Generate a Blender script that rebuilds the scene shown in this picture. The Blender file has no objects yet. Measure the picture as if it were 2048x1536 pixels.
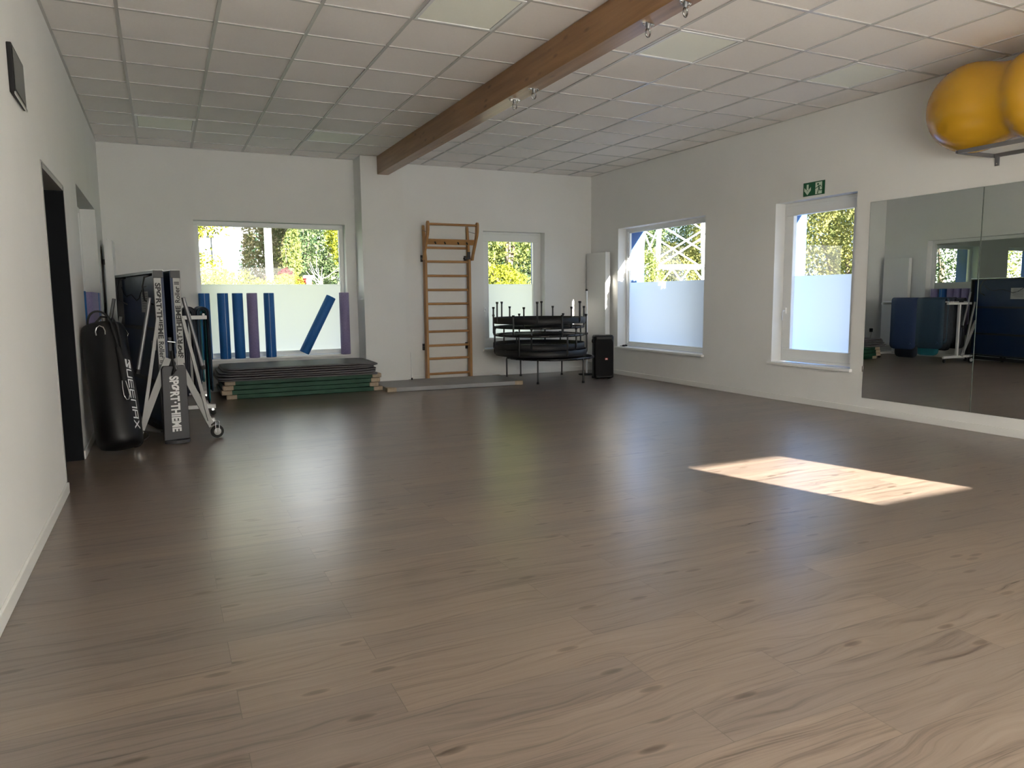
import bpy, bmesh, math, random
import numpy as np
from mathutils import Vector, Matrix

# ---------------------------------------------------------------- camera, light, exposure
scene = bpy.context.scene
COL = scene.collection
W, D, H = 7.159, 10.642, 3.2          # right wall x, back wall y, ceiling z
FY = -0.60                            # front wall (behind the camera)

cam = bpy.data.cameras.new('camera')
cam.sensor_fit = 'HORIZONTAL'; cam.sensor_width = 36.0
cam.lens = 1463.6 / 2048 * 36.0
cam.clip_start = 0.05; cam.clip_end = 500
camo = bpy.data.objects.new('camera', cam); COL.objects.link(camo)
yaw, pitch, roll = 0.44295, 0.11702, -0.00946
fwd = Vector((math.sin(yaw)*math.cos(pitch), math.cos(yaw)*math.cos(pitch), -math.sin(pitch)))
rgt = Vector((math.cos(yaw), -math.sin(yaw), 0)); upv = rgt.cross(fwd)
r2 = math.cos(roll)*rgt + math.sin(roll)*upv
u2 = -math.sin(roll)*rgt + math.cos(roll)*upv
m = Matrix((r2, u2, -fwd)).transposed().to_4x4(); m.translation = Vector((0.6251, 0, 1.2293))
camo.matrix_world = m
scene.camera = camo

world = bpy.data.worlds.new('sky'); scene.world = world; world.use_nodes = True
wn = world.node_tree.nodes; wl = world.node_tree.links; wn.clear()
wo = wn.new('ShaderNodeOutputWorld'); wb = wn.new('ShaderNodeBackground')
wtc = wn.new('ShaderNodeTexCoord'); wsep = wn.new('ShaderNodeSeparateXYZ'); wr = wn.new('ShaderNodeValToRGB')
wl.new(wtc.outputs['Generated'], wsep.inputs[0]); wl.new(wsep.outputs['Z'], wr.inputs[0])
wr.color_ramp.elements[0].position = 0.0; wr.color_ramp.elements[0].color = (1.0, 0.99, 0.96, 1)
wr.color_ramp.elements[1].position = 0.8; wr.color_ramp.elements[1].color = (0.66, 0.76, .92, 1)
wx = wn.new('ShaderNodeValToRGB'); wx.color_ramp.elements[0].position = .15; wx.color_ramp.elements[0].color = (1, 1, 1, 1)
wx.color_ramp.elements[1].position = .62; wx.color_ramp.elements[1].color = (.25, .34, .48, 1)
wm = wn.new('ShaderNodeMix'); wm.data_type = 'RGBA'; wm.blend_type = 'MULTIPLY'; wm.inputs['Factor'].default_value = 1
wl.new(wsep.outputs['X'], wx.inputs[0]); wl.new(wr.outputs[0], wm.inputs['A']); wl.new(wx.outputs[0], wm.inputs['B'])
wl.new(wm.outputs['Result'], wb.inputs['Color']); wb.inputs['Strength'].default_value = 2.3
wl.new(wb.outputs[0], wo.inputs[0])

sl = bpy.data.lights.new('sun', 'SUN'); sl.energy = 24.0; sl.angle = 0.0093; sl.color = (1.0, 0.92, 0.82)
suno = bpy.data.objects.new('sun', sl); COL.objects.link(suno)
suno.rotation_euler = Vector((-1.0, 3.35, -1.33)).to_track_quat('-Z', 'Y').to_euler()
suno.location = (20, -60, 25)

scene.view_settings.view_transform = 'Standard'; scene.view_settings.look = 'None'
scene.view_settings.gamma = 1.0; scene.view_settings.use_curve_mapping = False
scene.view_settings.exposure = 1.70
cy = scene.cycles
cy.max_bounces = 10; cy.diffuse_bounces = 7; cy.glossy_bounces = 4; cy.transmission_bounces = 6
cy.transparent_max_bounces = 12; cy.sample_clamp_indirect = 6.0; cy.caustics_reflective = False
cy.use_denoising = True; cy.blur_glossy = 0.5

# ---------------------------------------------------------------- materials
def nmat(name, base, rough=0.5, metal=0.0, spec=0.5, coat=0.0):
    mt = bpy.data.materials.new(name); mt.use_nodes = True
    b = mt.node_tree.nodes['Principled BSDF']
    b.inputs['Base Color'].default_value = (*base, 1); b.inputs['Roughness'].default_value = rough
    b.inputs['Metallic'].default_value = metal; b.inputs['Specular IOR Level'].default_value = spec
    b.inputs['Coat Weight'].default_value = coat
    return mt
def N(mt, t, **kw):
    n = mt.node_tree.nodes.new(t)
    for k, v in kw.items(): setattr(n, k, v)
    return n
def L(mt, a, b): mt.node_tree.links.new(a, b)
def bsdf(mt): return mt.node_tree.nodes['Principled BSDF']
def noisy(mt, c1, c2, scale=8.0, detail=4.0, stretch=(1, 1, 1), bump=0.0, bscale=None, rough=None):
    """object-space noise between two colours, optional bump"""
    tc = N(mt, 'ShaderNodeTexCoord'); mp = N(mt, 'ShaderNodeMapping'); mp.inputs['Scale'].default_value = stretch
    nz = N(mt, 'ShaderNodeTexNoise'); nz.inputs['Scale'].default_value = scale; nz.inputs['Detail'].default_value = detail
    mx = N(mt, 'ShaderNodeValToRGB')
    mx.color_ramp.elements[0].position = .3; mx.color_ramp.elements[0].color = (*c1, 1)
    mx.color_ramp.elements[1].position = .7; mx.color_ramp.elements[1].color = (*c2, 1)
    L(mt, tc.outputs['Object'], mp.inputs[0]); L(mt, mp.outputs[0], nz.inputs['Vector'])
    L(mt, nz.outputs['Fac'], mx.inputs[0]); L(mt, mx.outputs[0], bsdf(mt).inputs['Base Color'])
    if bump:
        bp = N(mt, 'ShaderNodeBump'); bp.inputs['Strength'].default_value = bump; bp.inputs['Distance'].default_value = .01
        n2 = N(mt, 'ShaderNodeTexNoise'); n2.inputs['Scale'].default_value = bscale or scale; n2.inputs['Detail'].default_value = 3
        L(mt, mp.outputs[0], n2.inputs['Vector']); L(mt, n2.outputs['Fac'], bp.inputs['Height']); L(mt, bp.outputs[0], bsdf(mt).inputs['Normal'])
    return mt

M = {}
M['wall'] = noisy(nmat('wall_paint', (.76, .76, .745), .85, spec=.2), (.75, .75, .735), (.78, .78, .765), 1.5, 2, bump=.03, bscale=160)
M['blue'] = nmat('facade_blue', (.014, .085, .28), .6)
M['white'] = nmat('white_plastic', (.78, .79, .78), .35)
M['whitem'] = nmat('white_lacquer', (.76, .76, .74), .4)
M['sill'] = nmat('white_sill', (.80, .80, .78), .3)
M['black'] = nmat('black_plastic', (.007, .007, .008), .5, spec=.3)
M['dark_chrome'] = nmat('dark_chrome', (.30, .30, .30), .2, 1.0)
M['blackm'] = nmat('black_metal', (.010, .010, .012), .3)
M['rubber'] = nmat('rubber', (.015, .015, .015), .8)
M['chrome'] = nmat('chrome', (.72, .72, .72), .18, 1.0)
M['steel'] = nmat('grey_steel', (.22, .22, .23), .45, .6)
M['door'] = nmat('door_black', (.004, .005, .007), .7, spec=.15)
M['grey_trim'] = nmat('grey_trim', (.35, .35, .34), .4)
M['white_paint'] = nmat('white_print', (.75, .75, .75), .6)
M['grey_print'] = nmat('grey_print', (.50, .50, .50), .6)
M['black_print'] = nmat('black_print', (.01, .01, .01), .6)
M['paper'] = nmat('paper', (.42, .42, .40), .7)

# floor: vinyl wood planks running along x
def floor_mat():
    mt = nmat('wood_floor', (.2, .16, .13), .32)
    b = bsdf(mt)
    tc = N(mt, 'ShaderNodeTexCoord')
    bk = N(mt, 'ShaderNodeTexBrick'); bk.offset = .37; bk.offset_frequency = 2; bk.squash = 1
    for k, v in dict(Scale=1.0).items(): bk.inputs[k].default_value = v
    bk.inputs['Color1'].default_value = (0, 0, 0, 1); bk.inputs['Color2'].default_value = (1, 1, 1, 1); bk.inputs['Mortar'].default_value = (.5, .5, .5, 1)
    bk.inputs['Mortar Size'].default_value = .0012; bk.inputs['Brick Width'].default_value = 1.22; bk.inputs['Row Height'].default_value = .182
    bk.inputs['Mortar Smooth'].default_value = .3; bk.inputs['Bias'].default_value = 0
    L(mt, tc.outputs['Object'], bk.inputs['Vector'])
    # per plank offset of the grain
    mul = N(mt, 'ShaderNodeVectorMath', operation='MULTIPLY'); mul.inputs[1].default_value = (37, 11, 5)
    L(mt, bk.outputs['Color'], mul.inputs[0])
    add = N(mt, 'ShaderNodeVectorMath', operation='ADD'); L(mt, tc.outputs['Object'], add.inputs[0]); L(mt, mul.outputs[0], add.inputs[1])
    # slow warp so the grain flows round knots
    wn_ = N(mt, 'ShaderNodeTexNoise'); wn_.inputs['Scale'].default_value = 1.0; wn_.inputs['Detail'].default_value = 2
    mpw = N(mt, 'ShaderNodeMapping'); mpw.inputs['Scale'].default_value = (1.6, 5, 1)
    L(mt, add.outputs[0], mpw.inputs[0]); L(mt, mpw.outputs[0], wn_.inputs['Vector'])
    sub = N(mt, 'ShaderNodeVectorMath', operation='MULTIPLY_ADD'); sub.inputs[1].default_value = (0, .16, 0)
    L(mt, wn_.outputs['Color'], sub.inputs[0]); L(mt, add.outputs[0], sub.inputs[2])
    mp = N(mt, 'ShaderNodeMapping'); mp.inputs['Scale'].default_value = (1.1, 34, 1)
    L(mt, sub.outputs[0], mp.inputs[0])
    g = N(mt, 'ShaderNodeTexNoise'); g.inputs['Scale'].default_value = 1.0; g.inputs['Detail'].default_value = 6; g.inputs['Roughness'].default_value = .6
    L(mt, mp.outputs[0], g.inputs['Vector'])
    cr = N(mt, 'ShaderNodeValToRGB'); e = cr.color_ramp.elements
    e[0].position = .36; e[0].color = (.092, .069, .055, 1); e[1].position = .64; e[1].color = (.205, .163, .134, 1)
    x = e.new(.47); x.color = (.168, .130, .104, 1)
    # fine pores laid over the broad grain
    mpf = N(mt, 'ShaderNodeMapping'); mpf.inputs['Scale'].default_value = (3.5, 150, 1); L(mt, sub.outputs[0], mpf.inputs[0])
    g2 = N(mt, 'ShaderNodeTexNoise'); g2.inputs['Scale'].default_value = 1.0; g2.inputs['Detail'].default_value = 4; L(mt, mpf.outputs[0], g2.inputs['Vector'])
    gm = N(mt, 'ShaderNodeMix'); gm.inputs['Factor'].default_value = .38; L(mt, g.outputs['Fac'], gm.inputs['A']); L(mt, g2.outputs['Fac'], gm.inputs['B'])
    L(mt, gm.outputs['Result'], cr.inputs[0])
    # knots
    vo = N(mt, 'ShaderNodeTexVoronoi'); vo.voronoi_dimensions = '2D'; vo.inputs['Scale'].default_value = 1.0
    mpv = N(mt, 'ShaderNodeMapping'); mpv.inputs['Scale'].default_value = (1.5, 5.0, 1); L(mt, add.outputs[0], mpv.inputs[0]); L(mt, mpv.outputs[0], vo.inputs['Vector'])
    kr = N(mt, 'ShaderNodeValToRGB'); ke = kr.color_ramp.elements
    ke[0].position = .025; ke[0].color = (.40, .34, .30, 1); ke[1].position = .13; ke[1].color = (1, 1, 1, 1)
    kx = ke.new(.055); kx.color = (.6, .56, .52, 1); kx = ke.new(.075); kx.color = (1.12, 1.1, 1.06, 1)
    L(mt, vo.outputs['Distance'], kr.inputs[0])
    mk = N(mt, 'ShaderNodeMix', data_type='RGBA', blend_type='MULTIPLY'); mk.inputs['Factor'].default_value = .8
    L(mt, cr.outputs[0], mk.inputs['A']); L(mt, kr.outputs[0], mk.inputs['B'])
    # plank tint
    tr = N(mt, 'ShaderNodeValToRGB'); tr.color_ramp.elements[0].color = (.86, .86, .88, 1); tr.color_ramp.elements[1].color = (1.1, 1.07, 1.03, 1)
    L(mt, bk.outputs['Color'], tr.inputs[0])
    mt2 = N(mt, 'ShaderNodeMix', data_type='RGBA', blend_type='MULTIPLY'); mt2.inputs['Factor'].default_value = 1
    L(mt, mk.outputs['Result'], mt2.inputs['A']); L(mt, tr.outputs[0], mt2.inputs['B'])
    ms = N(mt, 'ShaderNodeMix', data_type='RGBA', blend_type='MIX'); ms.inputs['B'].default_value = (.05, .037, .028, 1)
    fm = N(mt, 'ShaderNodeMath', operation='MULTIPLY'); fm.inputs[1].default_value = .7
    L(mt, bk.outputs['Fac'], fm.inputs[0]); L(mt, fm.outputs[0], ms.inputs['Factor']); L(mt, mt2.outputs['Result'], ms.inputs['A'])
    L(mt, ms.outputs['Result'], b.inputs['Base Color'])
    rr = N(mt, 'ShaderNodeMapRange'); rr.inputs['To Min'].default_value = .25; rr.inputs['To Max'].default_value = .34
    L(mt, g.outputs['Fac'], rr.inputs['Value']); L(mt, rr.outputs[0], b.inputs['Roughness'])
    bp = N(mt, 'ShaderNodeBump'); bp.inputs['Strength'].default_value = .12; bp.inputs['Distance'].default_value = .003
    L(mt, g.outputs['Fac'], bp.inputs['Height']); L(mt, bp.outputs[0], b.inputs['Normal'])
    b.inputs['Specular IOR Level'].default_value = .95
    return mt
M['floor'] = floor_mat()

def wood(name, c1, c2, axis=0, scale=1.0, knots=None, rough=.5):
    """straight grained wood, grain along local axis"""
    mt = nmat(name, c1, rough)
    tc = N(mt, 'ShaderNodeTexCoord'); mp = N(mt, 'ShaderNodeMapping')
    s = [22*scale]*3; s[axis] = 1.3*scale; mp.inputs['Scale'].default_value = s
    n = N(mt, 'ShaderNodeTexNoise'); n.inputs['Detail'].default_value = 5; n.inputs['Scale'].default_value = 1
    cr = N(mt, 'ShaderNodeValToRGB'); cr.color_ramp.elements[0].position = .3; cr.color_ramp.elements[1].position = .7
    cr.color_ramp.elements[0].color = (*c1, 1); cr.color_ramp.elements[1].color = (*c2, 1)
    L(mt, tc.outputs['Object'], mp.inputs[0]); L(mt, mp.outputs[0], n.inputs['Vector']); L(mt, n.outputs['Fac'], cr.inputs[0])
    out = cr.outputs[0]
    if knots:
        v = N(mt, 'ShaderNodeTexVoronoi'); mv = N(mt, 'ShaderNodeMapping'); sv = [11]*3; sv[axis] = 4.0; mv.inputs['Scale'].default_value = sv
        L(mt, tc.outputs['Object'], mv.inputs[0]); L(mt, mv.outputs[0], v.inputs['Vector']); v.inputs['Scale'].default_value = 1
        kr = N(mt, 'ShaderNodeValToRGB'); kr.color_ramp.elements[0].position = .05; kr.color_ramp.elements[0].color = (.22, .12, .06, 1)
        kr.color_ramp.elements[1].position = .22; kr.color_ramp.elements[1].color = (1, 1, 1, 1)
        L(mt, v.outputs['Distance'], kr.inputs[0])
        mx = N(mt, 'ShaderNodeMix', data_type='RGBA', blend_type='MULTIPLY'); mx.inputs['Factor'].default_value = .75
        L(mt, out, mx.inputs['A']); L(mt, kr.outputs[0], mx.inputs['B']); out = mx.outputs['Result']
    L(mt, out, bsdf(mt).inputs['Base Color'])
    return mt
M['beam'] = wood('pine_beam', (.20, .098, .036), (.33, .18, .078), 1, 1.0, True, .28)
M['beech'] = wood('beech_wood', (.33, .165, .055), (.44, .24, .09), 2, 1.2)
M['beech_x'] = wood('beech_rung', (.34, .17, .058), (.46, .25, .095), 0, 1.2)
M['tile'] = noisy(nmat('ceiling_tile', (.88, .845, .815), .9, spec=.15), (.87, .835, .805), (.89, .855, .825), 60, 4, bump=.15, bscale=350)
M['tgrid'] = nmat('ceiling_grid', (.52, .51, .49), .35)
M['led'] = nmat('led_diffuser', (.94, .96, .86), .5, spec=.3)

def glass_mat():
    mt = bpy.data.materials.new('window_glass'); mt.use_nodes = True; n = mt.node_tree.nodes; n.clear()
    o = n.new('ShaderNodeOutputMaterial'); mx = n.new('ShaderNodeMixShader'); t = n.new('ShaderNodeBsdfTransparent'); g = n.new('ShaderNodeBsdfGlossy')
    t.inputs[0].default_value = (.93, .95, .94, 1); g.inputs['Roughness'].default_value = .02
    f = n.new('ShaderNodeFresnel'); ge = n.new('ShaderNodeNewGeometry'); mr = n.new('ShaderNodeMapRange')
    mr.inputs['To Min'].default_value = 1.5; mr.inputs['To Max'].default_value = 1/1.5     # same reflectance from either side of the pane
    L(mt, ge.outputs['Backfacing'], mr.inputs['Value']); L(mt, mr.outputs[0], f.inputs[0])
    L(mt, f.outputs[0], mx.inputs[0]); L(mt, t.outputs[0], mx.inputs[1]); L(mt, g.outputs[0], mx.inputs[2]); L(mt, mx.outputs[0], o.inputs[0])
    return mt
M['glass'] = glass_mat()
def frost_mat():
    mt = bpy.data.materials.new('frosted_film'); mt.use_nodes = True; n = mt.node_tree.nodes; n.clear()
    o = n.new('ShaderNodeOutputMaterial'); a = n.new('ShaderNodeAddShader'); t = n.new('ShaderNodeBsdfTranslucent'); d = n.new('ShaderNodeBsdfDiffuse')
    t.inputs[0].default_value = (.67, .675, .665, 1); d.inputs[0].default_value = (.16, .16, .16, 1)
    L(mt, t.outputs[0], a.inputs[0]); L(mt, d.outputs[0], a.inputs[1]); L(mt, a.outputs[0], o.inputs[0])
    return mt
M['frost'] = frost_mat()
M['mirror'] = nmat('mirror', (.90, .92, .91), .0, 1.0)
M['mirror_edge'] = nmat('mirror_edge', (.10, .16, .14), .2)

# ---------------------------------------------------------------- mesh helpers
class MB:
    def __init__(s): s.v = []; s.f = []; s.mi = []; s.sm = []
    def add(s, vs, fs, mi=0, smooth=False):
        o = len(s.v); s.v += [tuple(p) for p in vs]
        for f in fs: s.f.append(tuple(i+o for i in f)); s.mi.append(mi); s.sm.append(smooth)
        return s
    def box(s, x0, x1, y0, y1, z0, z1, mi=0):
        v = [(x, y, z) for z in (z0, z1) for y in (y0, y1) for x in (x0, x1)]
        return s.add(v, [(0, 2, 3, 1), (4, 5, 7, 6), (0, 1, 5, 4), (2, 6, 7, 3), (0, 4, 6, 2), (1, 3, 7, 5)], mi)
    def bar(s, a, b, w, h, up=(0, 0, 1), mi=0):
        """rectangular bar from a to b, w across, h along up"""
        a = Vector(a); b = Vector(b); d = (b-a).normalized(); u = Vector(up)
        sd = d.cross(u)
        if sd.length < 1e-4: sd = d.cross(Vector((1, 0, 0)))
        sd.normalize(); u = sd.cross(d).normalized()
        c = [sd*w/2*i+u*h/2*j for i, j in ((-1, -1), (1, -1), (1, 1), (-1, 1))]
        v = [a+q for q in c]+[b+q for q in c]
        return s.add(v, [(3, 2, 1, 0), (4, 5, 6, 7), (0, 1, 5, 4), (1, 2, 6, 5), (2, 3, 7, 6), (3, 0, 4, 7)], mi)
    def tube(s, pts, r, n=10, closed=False, mi=0, caps=True):
        P = [Vector(p) for p in pts]; k = len(P); rs = r if isinstance(r, (list, tuple)) else [r]*k
        rings = []; pu = None
        for i in range(k):
            if closed: t = (P[(i+1) % k]-P[i-1])
            else: t = P[min(i+1, k-1)]-P[max(i-1, 0)]
            t.normalize()
            if pu is None:
                pu = t.cross(Vector((0, 0, 1)))
                if pu.length < .1: pu = t.cross(Vector((1, 0, 0)))
            pu = (pu-t*pu.dot(t)).normalized(); w = t.cross(pu)
            rings.append([P[i]+rs[i]*(math.cos(2*math.pi*j/n)*pu+math.sin(2*math.pi*j/n)*w) for j in range(n)])
        v = [p for q in rings for p in q]; f = []
        for i in range(k if closed else k-1):
            a = i*n; b = ((i+1) % k)*n
            for j in range(n): f.append((a+j, a+(j+1) % n, b+(j+1) % n, b+j))
        s.add(v, f, mi, True)
        if caps and not closed:
            s.add(rings[0], [tuple(range(n-1, -1, -1))], mi); s.add(rings[-1], [tuple(range(n))], mi)
        return s
    def lathe(s, prof, c=(0, 0, 0), n=32, mi=0, axis='z', smooth=True):
        """prof: list of (r, h)"""
        v = []; f = []
        for r, h in prof:
            for j in range(n):
                a = 2*math.pi*j/n; x, y = r*math.cos(a), r*math.sin(a)
                p = (x, y, h) if axis == 'z' else ((h, x, y) if axis == 'x' else (y, h, x))
                v.append((p[0]+c[0], p[1]+c[1], p[2]+c[2]))
        for i in range(len(prof)-1):
            for j in range(n): f.append((i*n+j, i*n+(j+1) % n, (i+1)*n+(j+1) % n, (i+1)*n+j))
        s.add(v, f, mi, smooth)
        k = len(prof)
        if prof[0][0] > 1e-5: s.add(v[:n], [tuple(range(n-1, -1, -1))], mi)
        if prof[-1][0] > 1e-5: s.add(v[-n:], [tuple(range(n))], mi)
        return s
    def prism(s, poly, a, b, plane='xy', mi=0):
        """poly 2D extruded from a to b along the third axis"""
        def P(p, h):
            return {'xy': (p[0], p[1], h), 'xz': (p[0], h, p[1]), 'yz': (h, p[0], p[1])}[plane]
        n = len(poly); v = [P(p, a) for p in poly]+[P(p, b) for p in poly]
        f = [tuple(range(n-1, -1, -1)), tuple(range(n, 2*n))]+[(i, (i+1) % n, n+(i+1) % n, n+i) for i in range(n)]
        return s.add(v, f, mi)
    def build(s, name, mats, parent=None, bevel=0.0, seg=2, loc=None, recalc=True):
        me = bpy.data.meshes.new(name); me.from_pydata(s.v, [], s.f)
        mats = mats if isinstance(mats, (list, tuple)) else [mats]
        for q in mats: me.materials.append(q)
        for p, mi, sm in zip(me.polygons, s.mi, s.sm): p.material_index = mi; p.use_smooth = sm
        if recalc:
            bm = bmesh.new(); bm.from_mesh(me); bmesh.ops.recalc_face_normals(bm, faces=bm.faces); bm.to_mesh(me); bm.free()
        me.update()
        o = bpy.data.objects.new(name, me); COL.objects.link(o)
        if parent is not None: o.parent = parent
        if loc is not None: o.location = loc
        if bevel:
            bv = o.modifiers.new('bevel', 'BEVEL'); bv.width = bevel; bv.segments = seg; bv.limit_method = 'ANGLE'; bv.angle_limit = .7
            bv.harden_normals = False
        return o
def tag(o, label, cat, group=None, kind=None):
    o['label'] = label; o['category'] = cat
    if group: o['group'] = group
    if kind: o['kind'] = kind
    return o
def struct(o): o['kind'] = 'structure'; return o
def empty(name, loc=(0, 0, 0), rz=0, label=None, cat=None, group=None):
    o = bpy.data.objects.new(name, None); COL.objects.link(o); o.location = loc; o.rotation_euler = (0, 0, rz); o.empty_display_size = .1
    if label: tag(o, label, cat, group)
    return o
def copy_tree(o, parent=None):
    c = o.copy(); COL.objects.link(c); c.parent = parent
    for ch in list(o.children): copy_tree(ch, c)
    return c
def arc(cx, cy, r, a0, a1, n): return [(cx+r*math.cos(math.radians(a0+(a1-a0)*i/n)), cy+r*math.sin(math.radians(a0+(a1-a0)*i/n))) for i in range(n+1)]
def rrect(x0, x1, y0, y1, r, n=5):
    return arc(x1-r, y1-r, r, 0, 90, n)+arc(x0+r, y1-r, r, 90, 180, n)+arc(x0+r, y0+r, r, 180, 270, n)+arc(x1-r, y0+r, r, 270, 360, n)
def text_mesh(body, size, bold=0.0, extrude=.0006, spacing=1.0):
    cu = bpy.data.curves.new('t', 'FONT'); cu.body = body; cu.size = size; cu.extrude = extrude; cu.offset = bold; cu.space_character = spacing
    cu.resolution_u = 4
    o = bpy.data.objects.new('t', cu); COL.objects.link(o)
    bpy.context.view_layer.update()
    dg = bpy.context.evaluated_depsgraph_get()
    me = bpy.data.meshes.new_from_object(o.evaluated_get(dg)); bpy.data.objects.remove(o)
    vs = [v.co.copy() for v in me.vertices]; fs = [tuple(p.vertices) for p in me.polygons]
    bpy.data.meshes.remove(me)
    return vs, fs
def text_obj(name, chunks, mat, mx, parent=None):
    """chunks: list of (body, size, bold, x, y); mx maps text plane (x right, y up, z out) into parent space"""
    mb = MB()
    for body, size, bold, x, y, fit in chunks:
        vs, fs = text_mesh(body, size, bold)
        w0 = min(v.x for v in vs); w1 = max(v.x for v in vs); k = fit/(w1-w0) if fit else 1.0
        mb.add([mx @ Vector(((v.x-w0)*k+x, v.y+y, v.z)) for v in vs], fs)
    return mb.build(name, mat, parent, recalc=False)

# ---------------------------------------------------------------- the room shell
struct(MB().box(-6.2, W+.6, FY-.6, D+.6, -.12, 0).build('floor', M['floor']))
TH = .50
def wall_boxes(mb, axis, layers, span, zr, ops):
    """axis 'x': wall plane normal to x; span along y. layers [(d0,d1,mi)] absolute coordinates; ops [(a0,a1,z0,z1)]"""
    cuts = sorted(set([span[0], span[1]]+[a for o in ops for a in o[:2]]))
    for a0, a1 in zip(cuts[:-1], cuts[1:]):
        o = [q for q in ops if q[0] <= a0+1e-6 and q[1] >= a1-1e-6]
        zs = [(zr[0], zr[1])] if not o else [(zr[0], o[0][2]), (o[0][3], zr[1])]
        for z0, z1 in zs:
            if z1-z0 < 1e-4: continue
            for d0, d1, mi in layers:
                if axis == 'x': mb.box(d0, d1, a0, a1, z0, z1, mi)
                else: mb.box(a0, a1, d0, d1, z0, z1, mi)
ZB, ZT = .43, 2.29
W1 = (1.06, 3.055, ZB, ZT); W2 = (5.20, 6.285, ZB-.02, ZT-.02)
W3 = (7.78, 9.83, ZB, ZT); W4 = (5.43, 6.545, ZB, ZT)
AX1 = (-3.1, -1.65, ZB, ZT); AX2 = (-5.6, -4.2, ZB, ZT)
F1 = (5.25, 6.50, ZB, 2.13)
F_FILL = (1.2, 4.3, .65, 2.29)  # added unseen window, made up to brighten the room from behind
mb = MB(); wall_boxes(mb, 'y', [(D, D+.22, 0), (D+.22, D+TH, 1)], (-6.2, W+TH), (0, H+.4), [AX2, AX1, W1, W2]); struct(mb.build('wall_back', [M['wall'], M['blue']]))
mb = MB(); wall_boxes(mb, 'x', [(W, W+.22, 0), (W+.22, W+TH, 1)], (FY, D), (0, H+.4), [W4, W3]); struct(mb.build('wall_right', [M['wall'], M['blue']]))
mb = MB(); wall_boxes(mb, 'y', [(FY-.22, FY, 0), (FY-TH, FY-.22, 1)], (-6.2, W+TH), (0, H+.4), [F_FILL, F1]); struct(mb.build('wall_front', [M['wall'], M['blue']]))
W6 = (7.61, 9.69, ZB, ZT-.02); DR = (5.43, 6.55, 0, 2.09)
LT = .30
mb = MB(); wall_boxes(mb, 'x', [(-LT, 0, 0)], (FY, D), (0, H), [DR, W6]); struct(mb.build('wall_left', M['wall']))
# pilaster that carries the beam
struct(MB().box(3.20, 3.80, D-.40, D, 0, H).build('wall_pilaster', M['wall']))
# side room beyond the inner window, corridor beyond the door
struct(MB().box(-6.2, -5.9, FY, D, 0, H+.2).build('wall_far_left', M['wall']))
struct(MB().box(-5.9, -LT, 6.75, 6.90, 0, 2.95).build('wall_side_room', M['wall']))
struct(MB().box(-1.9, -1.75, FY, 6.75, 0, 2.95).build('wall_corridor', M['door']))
struct(MB().box(-6.2, -LT, FY, D, 2.95, 3.1).build('ceiling_side_room', M['tile']))
# ceiling: tiles in a grid of 0.625 m
GX0, GY0, T = .4645, 10.2203, .625
gx = [GX0+k*T for k in range(11)]; gy = [GY0-k*T for k in range(18)]
ceil = struct(MB().box(-LT-.02, W+TH, FY-TH, D+TH, H+.006, H+.4).build('ceiling', M['tile']))
mb = MB(); gw = .012
for x in gx: mb.box(x-gw, x+gw, FY, D, H-.0015, H+.008)
for y in gy: 
    xs = [0]+gx+[W]
    for a, b in zip(xs[:-1], xs[1:]): mb.box(a+(gw if a > 0 else 0), b-(gw if b < W else 0), y-gw, y+gw, H-.001, H+.008)
mb.box(0, .02, FY, D, H-.001, H+.008); mb.box(W-.02, W, FY, D, H-.001, H+.008); mb.box(.02, W-.02, D-.02, D, H-.001, H+.008)
mb.build('ceiling_grid', M['tgrid'], ceil)

# baseboards
def bb(name, *segs):
    mb = MB()
    for s in segs: mb.box(*s, 0, .07)
    struct(mb.build(name, M['whitem'], bevel=.004))
bb('baseboard_left', (0, .015, FY, DR[0]), (0, .015, DR[1], D))
bb('baseboard_right', (W-.015, W, FY, D))
bb('baseboard_back', (0, 3.2, D-.015, D), (3.8, W-.015, D-.015, D))
bb('baseboard_pilaster', (3.19, 3.81, D-.412, D-.40), (3.80, 3.812, D-.40, D-.015))

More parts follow.
